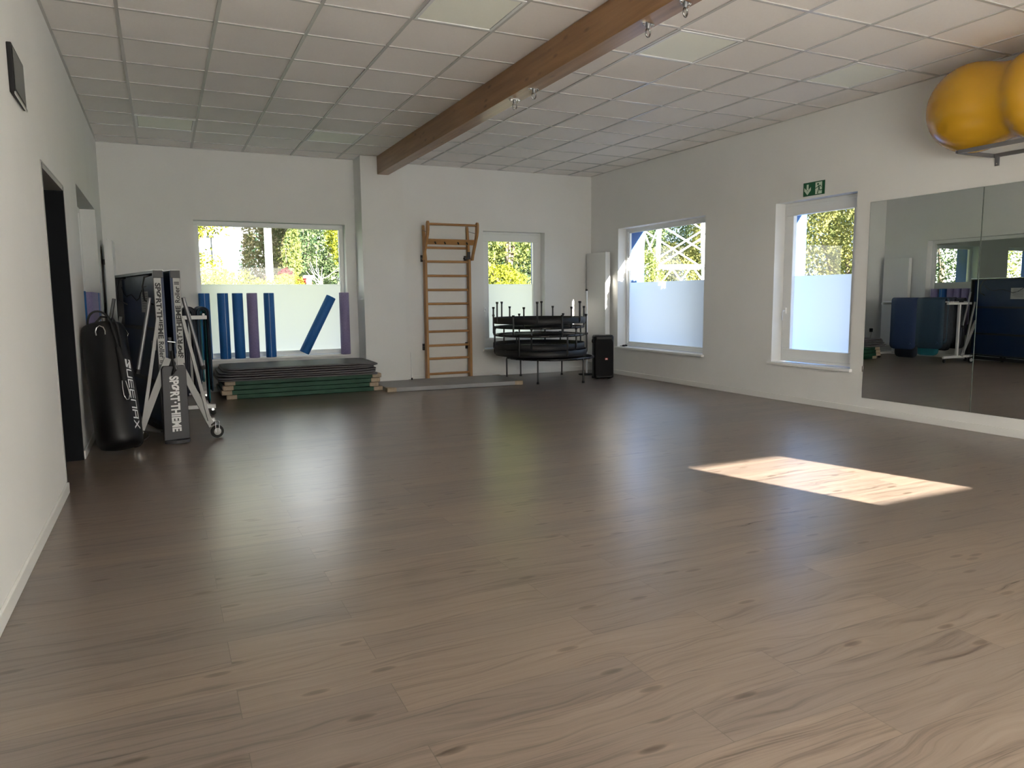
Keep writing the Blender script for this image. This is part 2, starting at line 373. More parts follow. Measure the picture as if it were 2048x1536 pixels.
# ---------------------------------------------------------------- windows
def window(idx, wall, op, fw, fb, side=1, handle=None, frost_top=1.452, lbl=None):
    """wall: 'back','right','left','front'. op=(a0,a1,z0,z1). Local frame: a along the wall, d into the wall."""
    a0, a1, z0, z1 = op
    def P(a, d, z):
        return {'back': (a, D+d, z), 'right': (W+d, a, z), 'left': (-d, a, z), 'front': (a, FY-d, z), }[wall]
    def bx(mb, A0, A1, D0, D1, Z0, Z1, mi=0):
        p = P(A0, D0, Z0); q = P(A1, D1, Z1)
        mb.box(min(p[0], q[0]), max(p[0], q[0]), min(p[1], q[1]), max(p[1], q[1]), Z0, Z1, mi)
    root = struct(empty('window_%d' % idx))
    zb = z0+.02
    def ring(A0, A1, Z0, Z1, w, wb, d0, d1):
        mb = MB(); bx(mb, A0, A1, d0, d1, Z1-w, Z1); bx(mb, A0, A1, d0, d1, Z0, Z0+wb)
        bx(mb, A0, A0+w, d0, d1, Z0+wb, Z1-w); bx(mb, A1-w, A1, d0, d1, Z0+wb, Z1-w); return mb
    ring(a0, a1, zb, z1, .05, .05, .15, .22).build('frame', M['white'], root, bevel=.003)
    if fw > .08:
        g = .012
        ring(a0+.035, a1-.035, zb+.035, z1-.035, fw-.035, fb-.035, .135, .19).build('sash', M['white'], root, bevel=.006)
    ga0, ga1, gz0, gz1 = a0+fw-.01, a1-fw+.01, zb+fb-.01, z1-fw+.01
    if fw <= .08:
        ring(a0+.045, a1-.045, zb+.045, z1-.045, fw-.045, fb-.045, .165, .19).build('glazing_bead', M['white'], root, bevel=.002)
    mb = MB(); v = [P(ga0, .185, gz0), P(ga1, .185, gz0), P(ga1, .185, gz1), P(ga0, .185, gz1)]; mb.add(v, [(0, 1, 2, 3)]); mb.build('glass_pane', M['glass'], root)
    mb = MB(); v = [P(ga0, .181, gz0), P(ga1, .181, gz0), P(ga1, .181, frost_top), P(ga0, .181, frost_top)]; mb.add(v, [(0, 1, 2, 3)]); mb.build('frosted_film', M['frost'], root)
    mb = MB(); bx(mb, a0-.03, a1+.03, -.045, 0, z0-.012, z0+.018); bx(mb, a0, a1, 0, .15, z0-.0, z0+.018); mb.build('window_sill', M['sill'], root, bevel=.005)
    if handle is not None:
        ha = handle; zc = 1.05
        h = MB(); bx(h, ha-.014, ha+.014, .117, .136, zc-.035, zc+.035); h.build('handle_plate', M['white'], root, bevel=.003)
        pts = [P(ha, .13, zc), P(ha, .09, zc), P(ha, .082, zc-.01), P(ha, .08, zc-.06), P(ha, .083, zc-.115)]
        MB().tube(pts, [.009, .009, .010, .010, .007], 8).build('handle', M['white'], root)
    return root
window(1, 'back', W1, .062, .062)
window(2, 'back', W2, .145, .165, handle=5.27)
window(3, 'right', W3, .07, .075)
window(4, 'right', W4, .145, .15, handle=6.475)
window(5, 'front', F1, .19, .15)
window(9, 'front', F_FILL, .06, .06, frost_top=2.25)  # added fill light: fully frosted pane behind the camera
window(6, 'left', W6, .06, .06)
window(7, 'back', AX1, .06, .06, frost_top=.9)
window(8, 'back', AX2, .06, .06, frost_top=.9)

# door opening with a black steel lining
d1 = struct(empty('door_1'))
mb = MB(); mb.box(-LT, .004, DR[1]-.03, DR[1]+.0, 0, DR[3]); mb.box(-LT, .004, DR[0], DR[0]+.03, 0, DR[3]); mb.build('door_lining', M['door'], d1)
mb = MB(); mb.box(-LT, .004, DR[0]+.03, DR[1]-.03, DR[3]-.03, DR[3]); mb.build('door_head', M['grey_trim'], d1)
mb = MB(); mb.box(-LT+.02, -LT+.06, DR[0]+.03, DR[1]-.03, 0.005, DR[3]-.03); mb.build('door_leaf', M['door'], d1)
mb = MB(); mb.tube([(-.24, 5.60, 1.05), (-.19, 5.60, 1.05), (-.185, 5.62, 1.05), (-.185, 5.72, 1.05)], .009, 8); mb.build('door_handle', M['steel'], d1)
mb = MB(); mb.box(-.001, .005, DR[0]-.012, DR[0], 0, DR[3]+.012); mb.box(-.001, .005, DR[0], DR[1]+.012, DR[3], DR[3]+.012); mb.box(-.001, .005, DR[1], DR[1]+.012, 0, DR[3]); mb.build('door_edge_trim', M['grey_trim'], d1)

# ---------------------------------------------------------------- beam with hooks, LED panels
bm_o = MB().box(3.437, 3.597, FY, D-.40, 2.955, H).build('wooden_beam', M['beam'], bevel=.004)
tag(bm_o, 'long laminated pine beam running under the white tiled ceiling', 'beam')
def hook():
    r = empty('swing_anchor')
    MB().prism([(-.055, 0), (-.035, .017), (.035, .017), (.055, 0), (.035, -.017), (-.035, -.017)], -.006, 0).build('mounting_plate', M['chrome'], r)
    for sx in (-1, 1):
        MB().lathe([(.011, -.006), (.011, -.010), (.007, -.014), (.007, -.020), (.0, -.021)], (sx*.036, 0, 0), 6, smooth=False).build('screw_nut', M['chrome'], r)
    MB().lathe([(.016, -.006), (.016, -.022), (.011, -.030), (.011, -.036)], n=14).build('swivel_housing', M['steel'], r)
    pts = [(.0, .019*math.cos(a)+0, -.060+.026*math.sin(a)) for a in [2*math.pi*i/18 for i in range(18)]]
    MB().tube([(p[1], p[0], p[2]) for p in pts], .0052, 8, closed=True).build('ring', M['dark_chrome'], r)
    return r
h0 = hook()
for i, (y, lab) in enumerate([(5.99, 'chrome swivel hook under the beam, the farthest of four'), (5.62, 'chrome swivel hook, second farthest, paired with the farthest hook'),
                              (4.03, 'chrome swivel hook right beside the bright square light panel, second nearest'), (3.66, 'chrome swivel hook at the upper picture edge, nearest of four')]):
    o = h0 if i == 0 else copy_tree(h0)
    o.location = (3.517, y, 2.955); o.rotation_euler = (0, 0, .12*i-.1); tag(o, lab, 'ceiling hook', 'swing anchors under the wooden beam')
LEDS = [((4.2145, 4.595), 'bright flat square LED ceiling panel right of the wooden beam'), ((2.3395, 4.595), 'flat square LED ceiling panel left of the beam at upper picture edge'),
        ((6.0895, 4.595), 'flat square LED ceiling panel nearest the right wall'), ((2.3395, 8.97), 'flat square LED ceiling panel left of the beam, far end near the pilaster'),
        ((.4645, 8.97), 'flat square LED ceiling panel nearest the far left corner')]
led0 = None
for (x, y), lab in LEDS:
    if led0 is None:
        led0 = empty('led_panel')
        mb = MB(); a, b = .014, T-.014; w = .022
        mb.box(a, b, a, a+w, -.006, .006); mb.box(a, b, b-w, b, -.006, .006); mb.box(a, a+w, a+w, b-w, -.006, .006); mb.box(b-w, b, a+w, b-w, -.006, .006)
        mb.build('panel_frame', M['white'], led0)
        MB().box(a+w+.004, b-w-.004, a+w+.004, b-w-.004, -.001, .006).build('diffuser', M['led'], led0)
        mb = MB(); mb.box(a+w, b-w, a+w, b-w, .001, .0055); mb.build('shadow_gap', M['steel'], led0)
        o = led0
    else: o = copy_tree(led0)
    o.location = (x, y, H); tag(o, lab, 'ceiling light', 'LED ceiling panels')

# ---------------------------------------------------------------- wall display, exit sign, mirrors
t = empty('wall_display', (0, 4.72, 2.40), 0, 'small black flat display hung high on the left wall', 'display')
mb = MB(); mb.prism([(0.0, -.21), (.024, -.21), (.016, .20), (.0, .20)], -.125, .12); mb.build('housing', M['black'], t, bevel=.005)
mb = MB(); mb.add([(.0248, -.19, -.10), (.0172, .18, -.10), (.0172, .18, .105), (.0248, -.19, .105)], [(0, 1, 2, 3)]); mb.build('screen', nmat('screen_grey', (.12, .13, .13), .25), t)
mb = MB(); mb.prism([(.020, -.21), (.027, -.21), (.020, .20), (.013, .20)], -.130, -.118); mb.build('silver_strip', M['chrome'], t)

def sign():
    t = empty('exit_sign', (W, 5.995, 2.39), 0, 'green emergency exit sign with arrow and running figure above the window', 'sign')
    # local: h (left to right as seen) runs along -y ; plate faces -x
    hw, hh = .146, .073
    g = nmat('sign_green', (.005, .09, .035), .4); w = nmat('sign_white', (.62, .72, .60), .4)
    MB().box(-.006, -.0005, -hw, hw, -hh, hh).build('plate', g, t)
    mb = MB()
    def poly(pts, x=-.0068): mb.add([(x, -p[0], p[1]) for p in pts], [tuple(range(len(pts)))])
    # down arrow (winged)
    c = -.085
    poly([(c-.014, .052), (c+.014, .052), (c+.014, -.010), (c-.014, -.010)]); poly([(c-.046, .022), (c-.046, -.014), (c, -.062), (c, -.020)]); poly([(c+.046, .022), (c, -.020), (c, -.062), (c+.046, -.014)])
    mb.build('arrow', w, t, recalc=False)
    mb = MB(); poly([(.022, .062), (.112, .062), (.112, -.064), (.022, -.064)]); mb.build('doorway_field', w, t, recalc=False)
    mb = MB()
    def st(a, b, wd):
        a = Vector(a); b = Vector(b); d = (b-a).normalized(); n = Vector((-d.y, d.x))*wd/2
        poly([tuple(a+n), tuple(b+n), tuple(b-n), tuple(a-n)], -.0076)
    poly([(.058+.012*math.cos(q), .040+.012*math.sin(q)) for q in [k*math.pi/6 for k in range(12)]], -.0076)
    st((.070, .024), (.074, -.014), .018); st((.070, .022), (.044, .004), .009); st((.046, .004), (.022, -.001), .008)
    st((.072, .022), (.092, .022), .009); st((.091, .024), (.104, .004), .008); st((.070, -.010), (.052, -.056), .011); st((.053, -.052), (.062, -.064), .008)
    st((.075, -.010), (.084, -.030), .011); st((.082, -.028), (.112, -.026), .009)
    mb.build('running_figure', g, t, recalc=False)
sign()

for i, (y0, y1, lab) in enumerate([(4.128, 5.265, 'frameless wall mirror next to the window, left of the seam'), (2.985, 4.122, 'frameless wall mirror right of the seam under the yellow ball'),
                               (1.842, 2.979, None), (.70, 1.836, None)]):
    if lab is None: continue
    o = empty('wall_mirror', (W, y0, .165), 0, lab, 'mirror', 'wall mirrors')
    MB().box(-.006, -.0005, 0, y1-y0, 0, 1.99).build('backing', M['mirror_edge'], o)
    MB().add([(-.0062, .0015, .0015), (-.0062, y1-y0-.0015, .0015), (-.0062, y1-y0-.0015, 1.9885), (-.0062, .0015, 1.9885)], [(0, 1, 2, 3)]).build('mirror_face', M['mirror'], o)
    for zc in (.12,):
        if i == 0: MB().box(-.012, 0, y1-y0, y1-y0+.006, .27, .33).build('mirror_clip', M['chrome'], o)

# ---------------------------------------------------------------- radiators, outlet
def radiator(x0, sgn, y0, y1, z0, z1, lab):
    t = empty('radiator', (x0, (y0+y1)/2, z0), 0, lab, 'radiator', 'flat panel radiators'); hl = (y1-y0)/2; hz = z1-z0
    def bx(a0, a1, y0_, y1_, q0, q1): 
        xs = sorted((sgn*a0, sgn*a1)); return MB().box(xs[0], xs[1], y0_, y1_, q0, q1)
    bx(.108, .122, -hl, hl, 0, hz).build('front_panel', M['whitem'], t, bevel=.004)
    mb = bx(.035, .108, -hl+.002, -hl+.012, .005, hz-.005); xs = sorted((sgn*.035, sgn*.108)); mb.box(xs[0], xs[1], hl-.012, hl-.002, .005, hz-.005); mb.build('side_cover', M['whitem'], t)
    mb = bx(.035, .047, -hl+.012, hl-.012, .01, hz-.01); mb.build('rear_panel', M['whitem'], t)
    bx(.048, .107, -hl+.013, hl-.013, hz-.012, hz-.004).build('top_grille', M['whitem'], t)
    for q in (.25, hz-.25):
        bx(0, .036, -.05, .05, q-.03, q+.03).build('wall_bracket', M['steel'], t)
    MB().tube([(sgn*.075, -hl+.06, hz-.004), (sgn*.075, -hl+.06, hz+.012)], .008, 8).build('bleed_valve', M['white'], t)
    return t
radiator(W-.012, -1, 9.985, 10.56, .15, 1.945, 'tall flat white radiator on the right wall, behind the black speaker')
radiator(.012, 1, 9.97, 10.54, .18, 1.96, 'tall flat white radiator on the left wall beside the inner window')

t = empty('wall_outlet', (.30, D, .49), 0, 'white double power socket low on the back wall near the left corner', 'power socket')
MB().box(-.075, .075, -.010, 0, -.04, .04).build('cover_plate', M['white'], t, bevel=.004)
for sx in (-.036, .036): MB().lathe([(.022, 0), (.022, -.004), (.019, -.0045), (.018, .002)], (sx, -.010, 0), 20, axis='y').build('socket', M['white'], t)
t = empty('charger_plug', (.336, D-.0105, .49), 0, 'black charger plugged into the socket low on the back wall', 'charger')
MB().box(-.026, .026, -.05, 0, -.035, .04).build('charger_body', M['black'], t, bevel=.006)
MB().tube([(0, -.03, -.035), (.002, -.032, -.09), (.012, -.02, -.16), (.02, -.012, -.25), (.015, -.02, -.36), (.03, -.04, -.46), (.1, -.05, -.478)], .003, 6).build('cable', M['rubber'], t)

# ---------------------------------------------------------------- wall bars
def wall_bars():
    t = empty('wall_bars', (4.20, D, 0), 0, 'beech wall bars with tilted pull-up top between the pilaster and small window', 'wall bars')
    wd = .70
    for sx in (0, wd):
        mb = MB(); prof = [(-.075, 0), (-.175, 0), (-.175, 1.83), (-.150, 1.90), (-.10, 2.28), (-.085, 2.315), (-.065, 2.315), (-.055, 2.28), (-.075, 1.85)]
        mb.prism(prof, sx-.018, sx+.018, 'yz'); mb.build('side_post', M['beech'], t, bevel=.004)
        arm = [(-.150, 1.80), (-.205, 1.80), (-.235, 1.88), (-.40, 2.15), (-.425, 2.22), (-.43, 2.31), (-.415, 2.345), (-.385, 2.35), (-.355, 2.33), (-.345, 2.26), (-.34, 2.20), (-.32, 2.13), (-.175, 1.87)]
        dx = -.037 if sx == 0 else .037
        MB().prism(arm, sx+dx-.016, sx+dx+.016, 'yz').build('pull_up_arm', M['beech'], t, bevel=.004)
        MB().tube([(sx+dx*.5, -.085, 2.24), (sx+dx*.6, -.35, 2.19)], .004, 6).build('brace_rod', M['blackm'], t)
        for z in (.50, 1.83): 
            mb = MB(); mb.box(sx-.03, sx+.03, -.075, -.0, z-.012, z+.012); mb.box(sx-.03, sx+.03, -.006, -.0, z-.05, z+.05); mb.build('wall_bracket', M['blackm'], t)
    zs = [1.988, 1.781, 1.570, 1.360, 1.152, .938, .735, .523, .325, .092]
    for i, z in enumerate(zs):
        y = -.085 if i == 0 else -.125
        mb = MB(); pts = [(.01, y, z), (wd-.01, y, z)]
        P = MB(); n = 12
        P.add([(x, y+.012*math.cos(a), z+.018*math.sin(a)) for x in (.005, wd-.005) for a in [2*math.pi*k/n for k in range(n)]], [(k, (k+1) % n, n+(k+1) % n, n+k) for k in range(n)], 0, True)
        P.build('rung', M['beech_x'], t)
    MB().tube([(-.04, -.385, 2.305), (wd+.04, -.385, 2.305)], .017, 12).build('pull_up_bar', M['beech_x'], t)
    mb = MB(); mb.bar((-.02, -.292, 2.062), (wd+.02, -.292, 2.062), .022, .085, (0, -.55, .83)); mb.build('hook_board', M['beech_x'], t, bevel=.003)
    for x in (.10, .25, .46, .60):
        p = Vector((x, -.302, 2.055)); MB().tube([p, p+Vector((0, -.03, -.022))], .011, 10).build('grip_hole', M['black'], t)
    MB().box(wd-.09, wd+.0, -.20, -.13, 1.82, 1.845).build('stop_bracket', M['blackm'], t)
    MB().box(wd-.022, wd+.006, -.18, -.12, 1.845, 1.93).build('hinge_block', M['blackm'], t)
wall_bars()

# ---------------------------------------------------------------- gym mats
leather = nmat('corner_leather', (.40, .31, .21), .7); noisy(leather, (.36, .28, .19), (.46, .37, .27), 30, 3)
green = nmat('green_vinyl', (.018, .085, .042), .5, spec=.25); noisy(green, (.010, .055, .030), (.018, .080, .044), 6, 3, bump=.25, bscale=14)
greyv = nmat('grey_vinyl', (.20, .195, .19), .38); noisy(greyv, (.18, .175, .17), (.22, .215, .21), 5, 3, bump=.15, bscale=10)
greyside = nmat('grey_vinyl_side', (.30, .30, .30), .5)
def gym_mat(mat, lx, ly, h, side=None):
    t = empty('gym_mat'); c = .07
    mb = MB()
    poly = [(-lx/2+c, -ly/2), (lx/2-c, -ly/2), (lx/2, -ly/2+c), (lx/2, ly/2-c), (lx/2-c, ly/2), (-lx/2+c, ly/2), (-lx/2, ly/2-c), (-lx/2, -ly/2+c)]
    mb.prism(poly, .002, h-.001)
    if side:
        for k in range(2, len(mb.mi)): mb.mi[k] = 1
    mb.build('cover', [mat, side or mat], t, bevel=.006, seg=3)
    for sx in (-1, 1):
        for sy in (-1, 1):
            e = .13; q = .004
            pts = [(0, 0), (-e, 0), (-e, -.03), (-.03, -e), (0, -e)]
            pts = [(sx*(lx/2+q+p[0]), sy*(ly/2+q+p[1])) for p in pts]
            MB().prism(pts, .0, h+.001).build('leather_corner', leather, t, bevel=.012, seg=3)
    return t
g0 = gym_mat(green, 1.98, .92, .058)
gl = ['green gym mat with beige corners, bottom of the pile on the floor', 'green gym mat, second from the floor in the pile', 'green gym mat, third from the floor in the pile', 'green gym mat, topmost green one just under the grey mats']
for i, (dx, dy, rz) in enumerate([(.03, .02, -.012), (-.035, 0, .004), (-.015, -.01, -.002), (.005, 0, .006)]):
    o = g0 if i == 0 else copy_tree(g0); o.location = (2.255+dx, 10.125+dy, .0595*i); o.rotation_euler = (0, 0, rz); tag(o, gl[i], 'gym mat', 'green gym mats piled under the window')
g1 = gym_mat(greyv, 1.95, .93, .06, greyside); g1.location = (4.253, 9.80, 0); g1.rotation_euler = (0, 0, -.052)
tag(g1, 'grey gym mat with beige corners lying flat on the floor below the wall bars', 'gym mat')
# thin grey exercise mats, curled at the corners
foamg = nmat('grey_foam', (.10, .098, .10), .55); noisy(foamg, (.095, .092, .095), (.11, .11, .115), 40, 3)
def thin_mat(seed, lx, ly, dz, lift, sag):
    rnd = random.Random(seed); nx, ny = 36, 16; v = []; r = .13
    ph = rnd.uniform(0, 6)
    for j in range(ny+1):
        for i in range(nx+1):
            x = -lx/2+lx*i/nx; y = -ly/2+ly*j/ny
            # rounded corners: pull grid into a rounded rectangle
            ax, ay = abs(x)-(lx/2-r), abs(y)-(ly/2-r)
            if ax > 0 and ay > 0:
                mxx = max(ax, ay); l = math.hypot(ax, ay); k = mxx/l; x = math.copysign(lx/2-r+ax*k, x); y = math.copysign(ly/2-r+ay*k, y)
            fx, fy = 2*x/lx, 2*y/ly
            z = sag*math.sin(2.2*x+ph)*.4*(1-fy*.3)
            e = max(0, fx-.75)*4; z += lift[0]*e**1.5*(.6-.4*fy)
            e = max(0, -fx-.80)*5; z += lift[1]*e**1.5*(.6-.4*fy)
            v.append((x, y, z))
    f = [(j*(nx+1)+i, j*(nx+1)+i+1, (j+1)*(nx+1)+i+1, (j+1)*(nx+1)+i) for j in range(ny) for i in range(nx)]
    mb = MB(); mb.add(v, f, 0, True); o = mb.build('exercise_mat', foamg, recalc=False)
    so = o.modifiers.new('s', 'SOLIDIFY'); so.thickness = .016; so.offset = 1
    return o
tl = ['thin grey exercise mat lying directly on the green pile', 'thin grey exercise mat, second of the grey ones counted from below', 'thin grey exercise mat, third of the grey ones counted from below',
      'thin grey exercise mat, third from the top of the pile', 'thin grey exercise mat, second from the top of the pile', 'thin grey exercise mat on the very top of the pile']
zz = .243
for i, (dx, dy, rz, lf, sg, dz) in enumerate([(-.02, -.03, .004, (-.012, -.0), .0, 0), (-.04, -.02, .0, (.012, .004), .004, .024), (-.03, .0, -.01, (.014, .008), .004, .028), (-.03, .02, .004, (.012, .010), .006, .028), (.01, .0, .008, (.014, .010), .004, .027), (.02, .01, -.004, (-.018, .004), .004, .026)]):
    zz += dz
    o = thin_mat(i+3, 2.00 if i < 3 else 1.95, .96, 0, lf, sg); o.location = (2.215+dx, 10.03+dy, zz); o.rotation_euler = (0, 0, rz)
    tag(o, tl[i], 'exercise mat', 'thin grey exercise mats on the pile')

# ---------------------------------------------------------------- foam rollers
fblue = nmat('blue_foam', (.010, .085, .27), .6); noisy(fblue, (.013, .115, .36), (.018, .14, .43), 60, 3)
fpur = nmat('purple_foam', (.20, .17, .30), .6); noisy(fpur, (.23, .19, .36), (.28, .24, .43), 60, 3)
seam = nmat('pale_seam', (.40, .50, .66), .5)
def roller(mat, r=.069, h=.88, stripe=None):
    t = empty('foam_roller')
    MB().lathe([(.018, .004), (.02, 0), (r-.004, 0), (r, .004), (r, h-.004), (r-.004, h), (.02, h), (.018, h-.004), (.018, h-.03)], n=32).build('foam_body', mat, t)
    if stripe is not None:
        a = math.radians(stripe); c, s = math.cos(a), math.sin(a); q = .003
        MB().add([((r+.0006)*c-q*s, (r+.0006)*s+q*c, .002), ((r+.0006)*c+q*s, (r+.0006)*s-q*c, .002), ((r+.0006)*c+q*s, (r+.0006)*s-q*c, h-.002), ((r+.0006)*c-q*s, (r+.0006)*s+q*c, h-.002)], [(0, 1, 2, 3)]).build('pale_seam_line', seam, t)
    return t
zs_ = ZB+.0185
R = [(1.135, 10.51, fblue, -88, 'blue foam roller at the left end of the back windowsill beside the rack'),
     (1.365, 10.51, fblue, -75, 'blue foam roller with a pale seam, second from the left on the back windowsill'),
     (1.55, 10.51, fblue, None, 'plain blue foam roller standing left of the purple roller, back windowsill'),
     (1.735, 10.51, fpur, None, 'purple foam roller standing between blue ones on the back windowsill'),
     (1.955, 10.51, fblue, -95, 'blue foam roller with seam, right of the purple one on the back windowsill'),
     (2.985, 10.505, fpur, None, 'pale purple foam roller upright at the right end of the back windowsill')]
for x, y, mt, st, lab in R:
    o = roller(mt, stripe=st); o.location = (x, y+.055, zs_); tag(o, lab, 'foam roller', 'foam rollers on the back windowsill')
o = roller(fblue); o.location = (2.40, 10.575, zs_+.040); o.rotation_euler = (0, math.radians(27.5), 0)
tag(o, 'blue foam roller leaning diagonally against the purple one at the right', 'foam roller', 'foam rollers on the back windowsill')
names = ['purple foam roller on the inner windowsill, nearest the camera', 'purple foam roller, second nearest on the inner windowsill', 'purple foam roller, third nearest on the inner windowsill',
         'dusky purple foam roller midway along the inner windowsill', 'purple foam roller between the blue and dusky ones, inner windowsill', 'blue foam roller with pale seam among purple ones on the inner windowsill', 'purple foam roller at the far end of the inner windowsill', 'dark blue foam roller at the near end of the inner windowsill']
for i, (y, mt, st) in enumerate([(8.60, fpur, None), (8.76, fpur, None), (8.915, fpur, None), (9.06, fpur, None), (9.20, fpur, None), (9.36, fblue, -10), (9.53, fpur, None), (7.76, fblue, None)]):
    o = roller(mt, stripe=st, r=.069); o.location = (-.065, y, zs_); tag(o, names[i], 'foam roller', 'foam rollers on the inner windowsill')

# ---------------------------------------------------------------- yoga mat rack with hanging mats
def rack():
    t = empty('mat_rack', (.72, 0, 0), 0, 'white rolling rack draped with dark blue exercise mats, behind the folded table', 'rack')
    Y0, Y1 = 8.50, 9.82
    for y in (Y0, Y1):
        MB().box(-.33, .33, y-.02, y+.02, 1.035, 1.075).build('top_crossbar', M['whitem'], t, bevel=.003)
        MB().box(-.02, .02, y-.02, y+.02, .115, 1.035).build('upright', M['whitem'], t, bevel=.003)
        MB().box(-.34, .37, y-.02, y+.02, .075, .115).build('foot_bar', M['whitem'], t, bevel=.003)
        for x in (-.31, .34):
            c = MB(); c.lathe([(.028, -.011), (.030, -.008), (.030, .008), (.028, .011)], (x, y, .030), 20, axis='y'); w = c.build('caster', M['rubber'], t)
            MB().box(x-.012, x+.012, y-.016, y+.016, .05, .075).build('caster_fork', M['chrome'], w)
    for x in (-.24, .03, .165, .30):
        MB().tube([(x, Y0, 1.085), (x, Y1, 1.085)], .013, 10).build('hanging_rail', M['whitem'], t)
    MB().box(-.02, .02, Y0, Y1, .09, .115).build('base_rail', M['whitem'], t)
rack()
navy = nmat('navy_foam', (.008, .025, .085), .6); noisy(navy, (.007, .022, .075), (.010, .03, .10), 50, 3)
navy2 = nmat('slate_navy_foam', (.010, .035, .06), .6); noisy(navy2, (.009, .03, .055), (.012, .04, .07), 50, 3)
teal = nmat('teal_foam', (.005, .14, .17), .6); noisy(teal, (.005, .13, .155), (.006, .155, .19), 50, 3)
dark = nmat('black_blue_foam', (.006, .009, .02), .6); noisy(dark, (.005, .008, .017), (.007, .011, .025), 50, 3)
def hung_mat(mat, x, r, yc, wd, zt, zl, zr, lab, logo=False):
    """inverted U over a rail at x with bend radius r, lower ends at zl (left) and zr (right)"""
    t = empty('hanging_mat', (x, yc, 0), 0, lab, 'exercise mat', 'exercise mats hanging on the rolling rack'); th = .014
    cx = zt-r
    prof = [(-r, zl)]+[(-r, zl+(cx-zl)*k/6) for k in range(1, 6)]+[(r*math.cos(a), cx+r*math.sin(a)) for a in [math.pi-math.pi*k/14 for k in range(15)]]+[(r, cx-(cx-zr)*k/6) for k in range(1, 7)]
    v = []; nn = len(prof)
    rc = .09
    for k, (px, pz) in enumerate(prof):
        end = min(1, (pz-(zl if px < 0 else zr))/rc); ins = rc*(1-math.sqrt(max(0, 1-(1-end)**2))) if end < 1 else 0
        for j in (-1, 1): v.append((px+ (.004*math.sin(pz*9)), j*(wd/2-ins), pz))
    # add extra rows near the ends for the rounding
    rows = []
    def row(px, pz, base):
        e = min(1, (pz-base)/rc); ins = rc*(1-math.sqrt(max(0, 1-(1-e)**2)))
        rows.append((px, pz, ins))
    for k in range(7): row(-r, zl+rc*k/6, zl)
    for k in range(1, 5): row(-r, zl+rc+(cx-zl-rc)*k/5, zl)
    for k in range(15): a = math.pi-math.pi*k/14; rows.append((r*math.cos(a), cx+r*math.sin(a), 0))
    for k in range(1, 5): row(r, cx-(cx-zr-rc)*k/5, zr)
    for k in range(6, -1, -1): row(r, zr+rc*k/6, zr)
    v = []
    for px, pz, ins in rows:
        for j in range(5): v.append((px, (wd/2-ins)*(j/2-1), pz))
    f = [(i*5+j, i*5+j+1, (i+1)*5+j+1, (i+1)*5+j) for i in range(len(rows)-1) for j in range(4)]
    o = MB().add(v, f, 0, True).build('draped_foam', mat, t, recalc=False)
    so = o.modifiers.new('s', 'SOLIDIFY'); so.thickness = th; so.offset = 0
    if logo:
        mk = MB()
        for a, b in (((-.03, .0), (.015, .05)), ((.0, .02), (.03, -.01)), ((.0, .02), (-.02, .03))):
            mk.bar((r+.0075, -wd/2+.10+a[0], zr+.09+a[1]), (r+.0075, -wd/2+.10+b[0], zr+.09+b[1]), .003, .004, (1, 0, 0))
        mk.build('printed_mark', nmat('mark_blue', (.06, .11, .22), .6), t)
    return t
hung_mat(navy, 1.02, .056, 9.33, .53, 1.160, .30, .20, 'dark blue hanging mat on the rack, at its far end facing the room', True)
hung_mat(navy2, 1.02, .056, 8.80, .53, 1.160, .32, .24, 'slate blue hanging mat on the rack, covering the teal one', True)
hung_mat(teal, 1.02, .024, 8.85, .44, 1.128, .34, .115, 'teal hanging mat showing below the slate blue one')
hung_mat(dark, 1.02, .040, 8.82, .53, 1.144, .36, .30, 'blackish hanging mat sandwiched between the slate blue and teal mats')
hung_mat(dark, 1.02, .040, 9.26, .46, 1.144, .36, .05, 'blackish blue hanging mat showing below the dark blue one')
for k, (x, r) in enumerate([(.885, .058), (.885, .042), (.885, .026), (.75, .058), (.75, .040)]):
    hung_mat(dark, x, r, 8.83, .54, 1.104+r, .20+.03*k, .22+.02*k, ['outermost blackish hanging mat on the second rail, near end', 'blackish hanging mat nested second, second rail, near end', 'innermost blackish hanging mat on the second rail, near end',
             'outer blackish hanging mat on the middle rail, near end', 'inner blackish hanging mat on the middle rail, near end'][k])
hung_mat(navy, .885, .050, 9.42, .56, 1.155, .20, .22, 'dark blue hanging mat on the second rail, far end')
hung_mat(navy, .75, .045, 9.42, .56, 1.15, .20, .22, 'dark blue hanging mat on the middle rail of the rack, far end')
hung_mat(dark, .48, .045, 8.84, .56, 1.15, .22, .26, 'blackish hanging mat on the rail nearest the left wall')

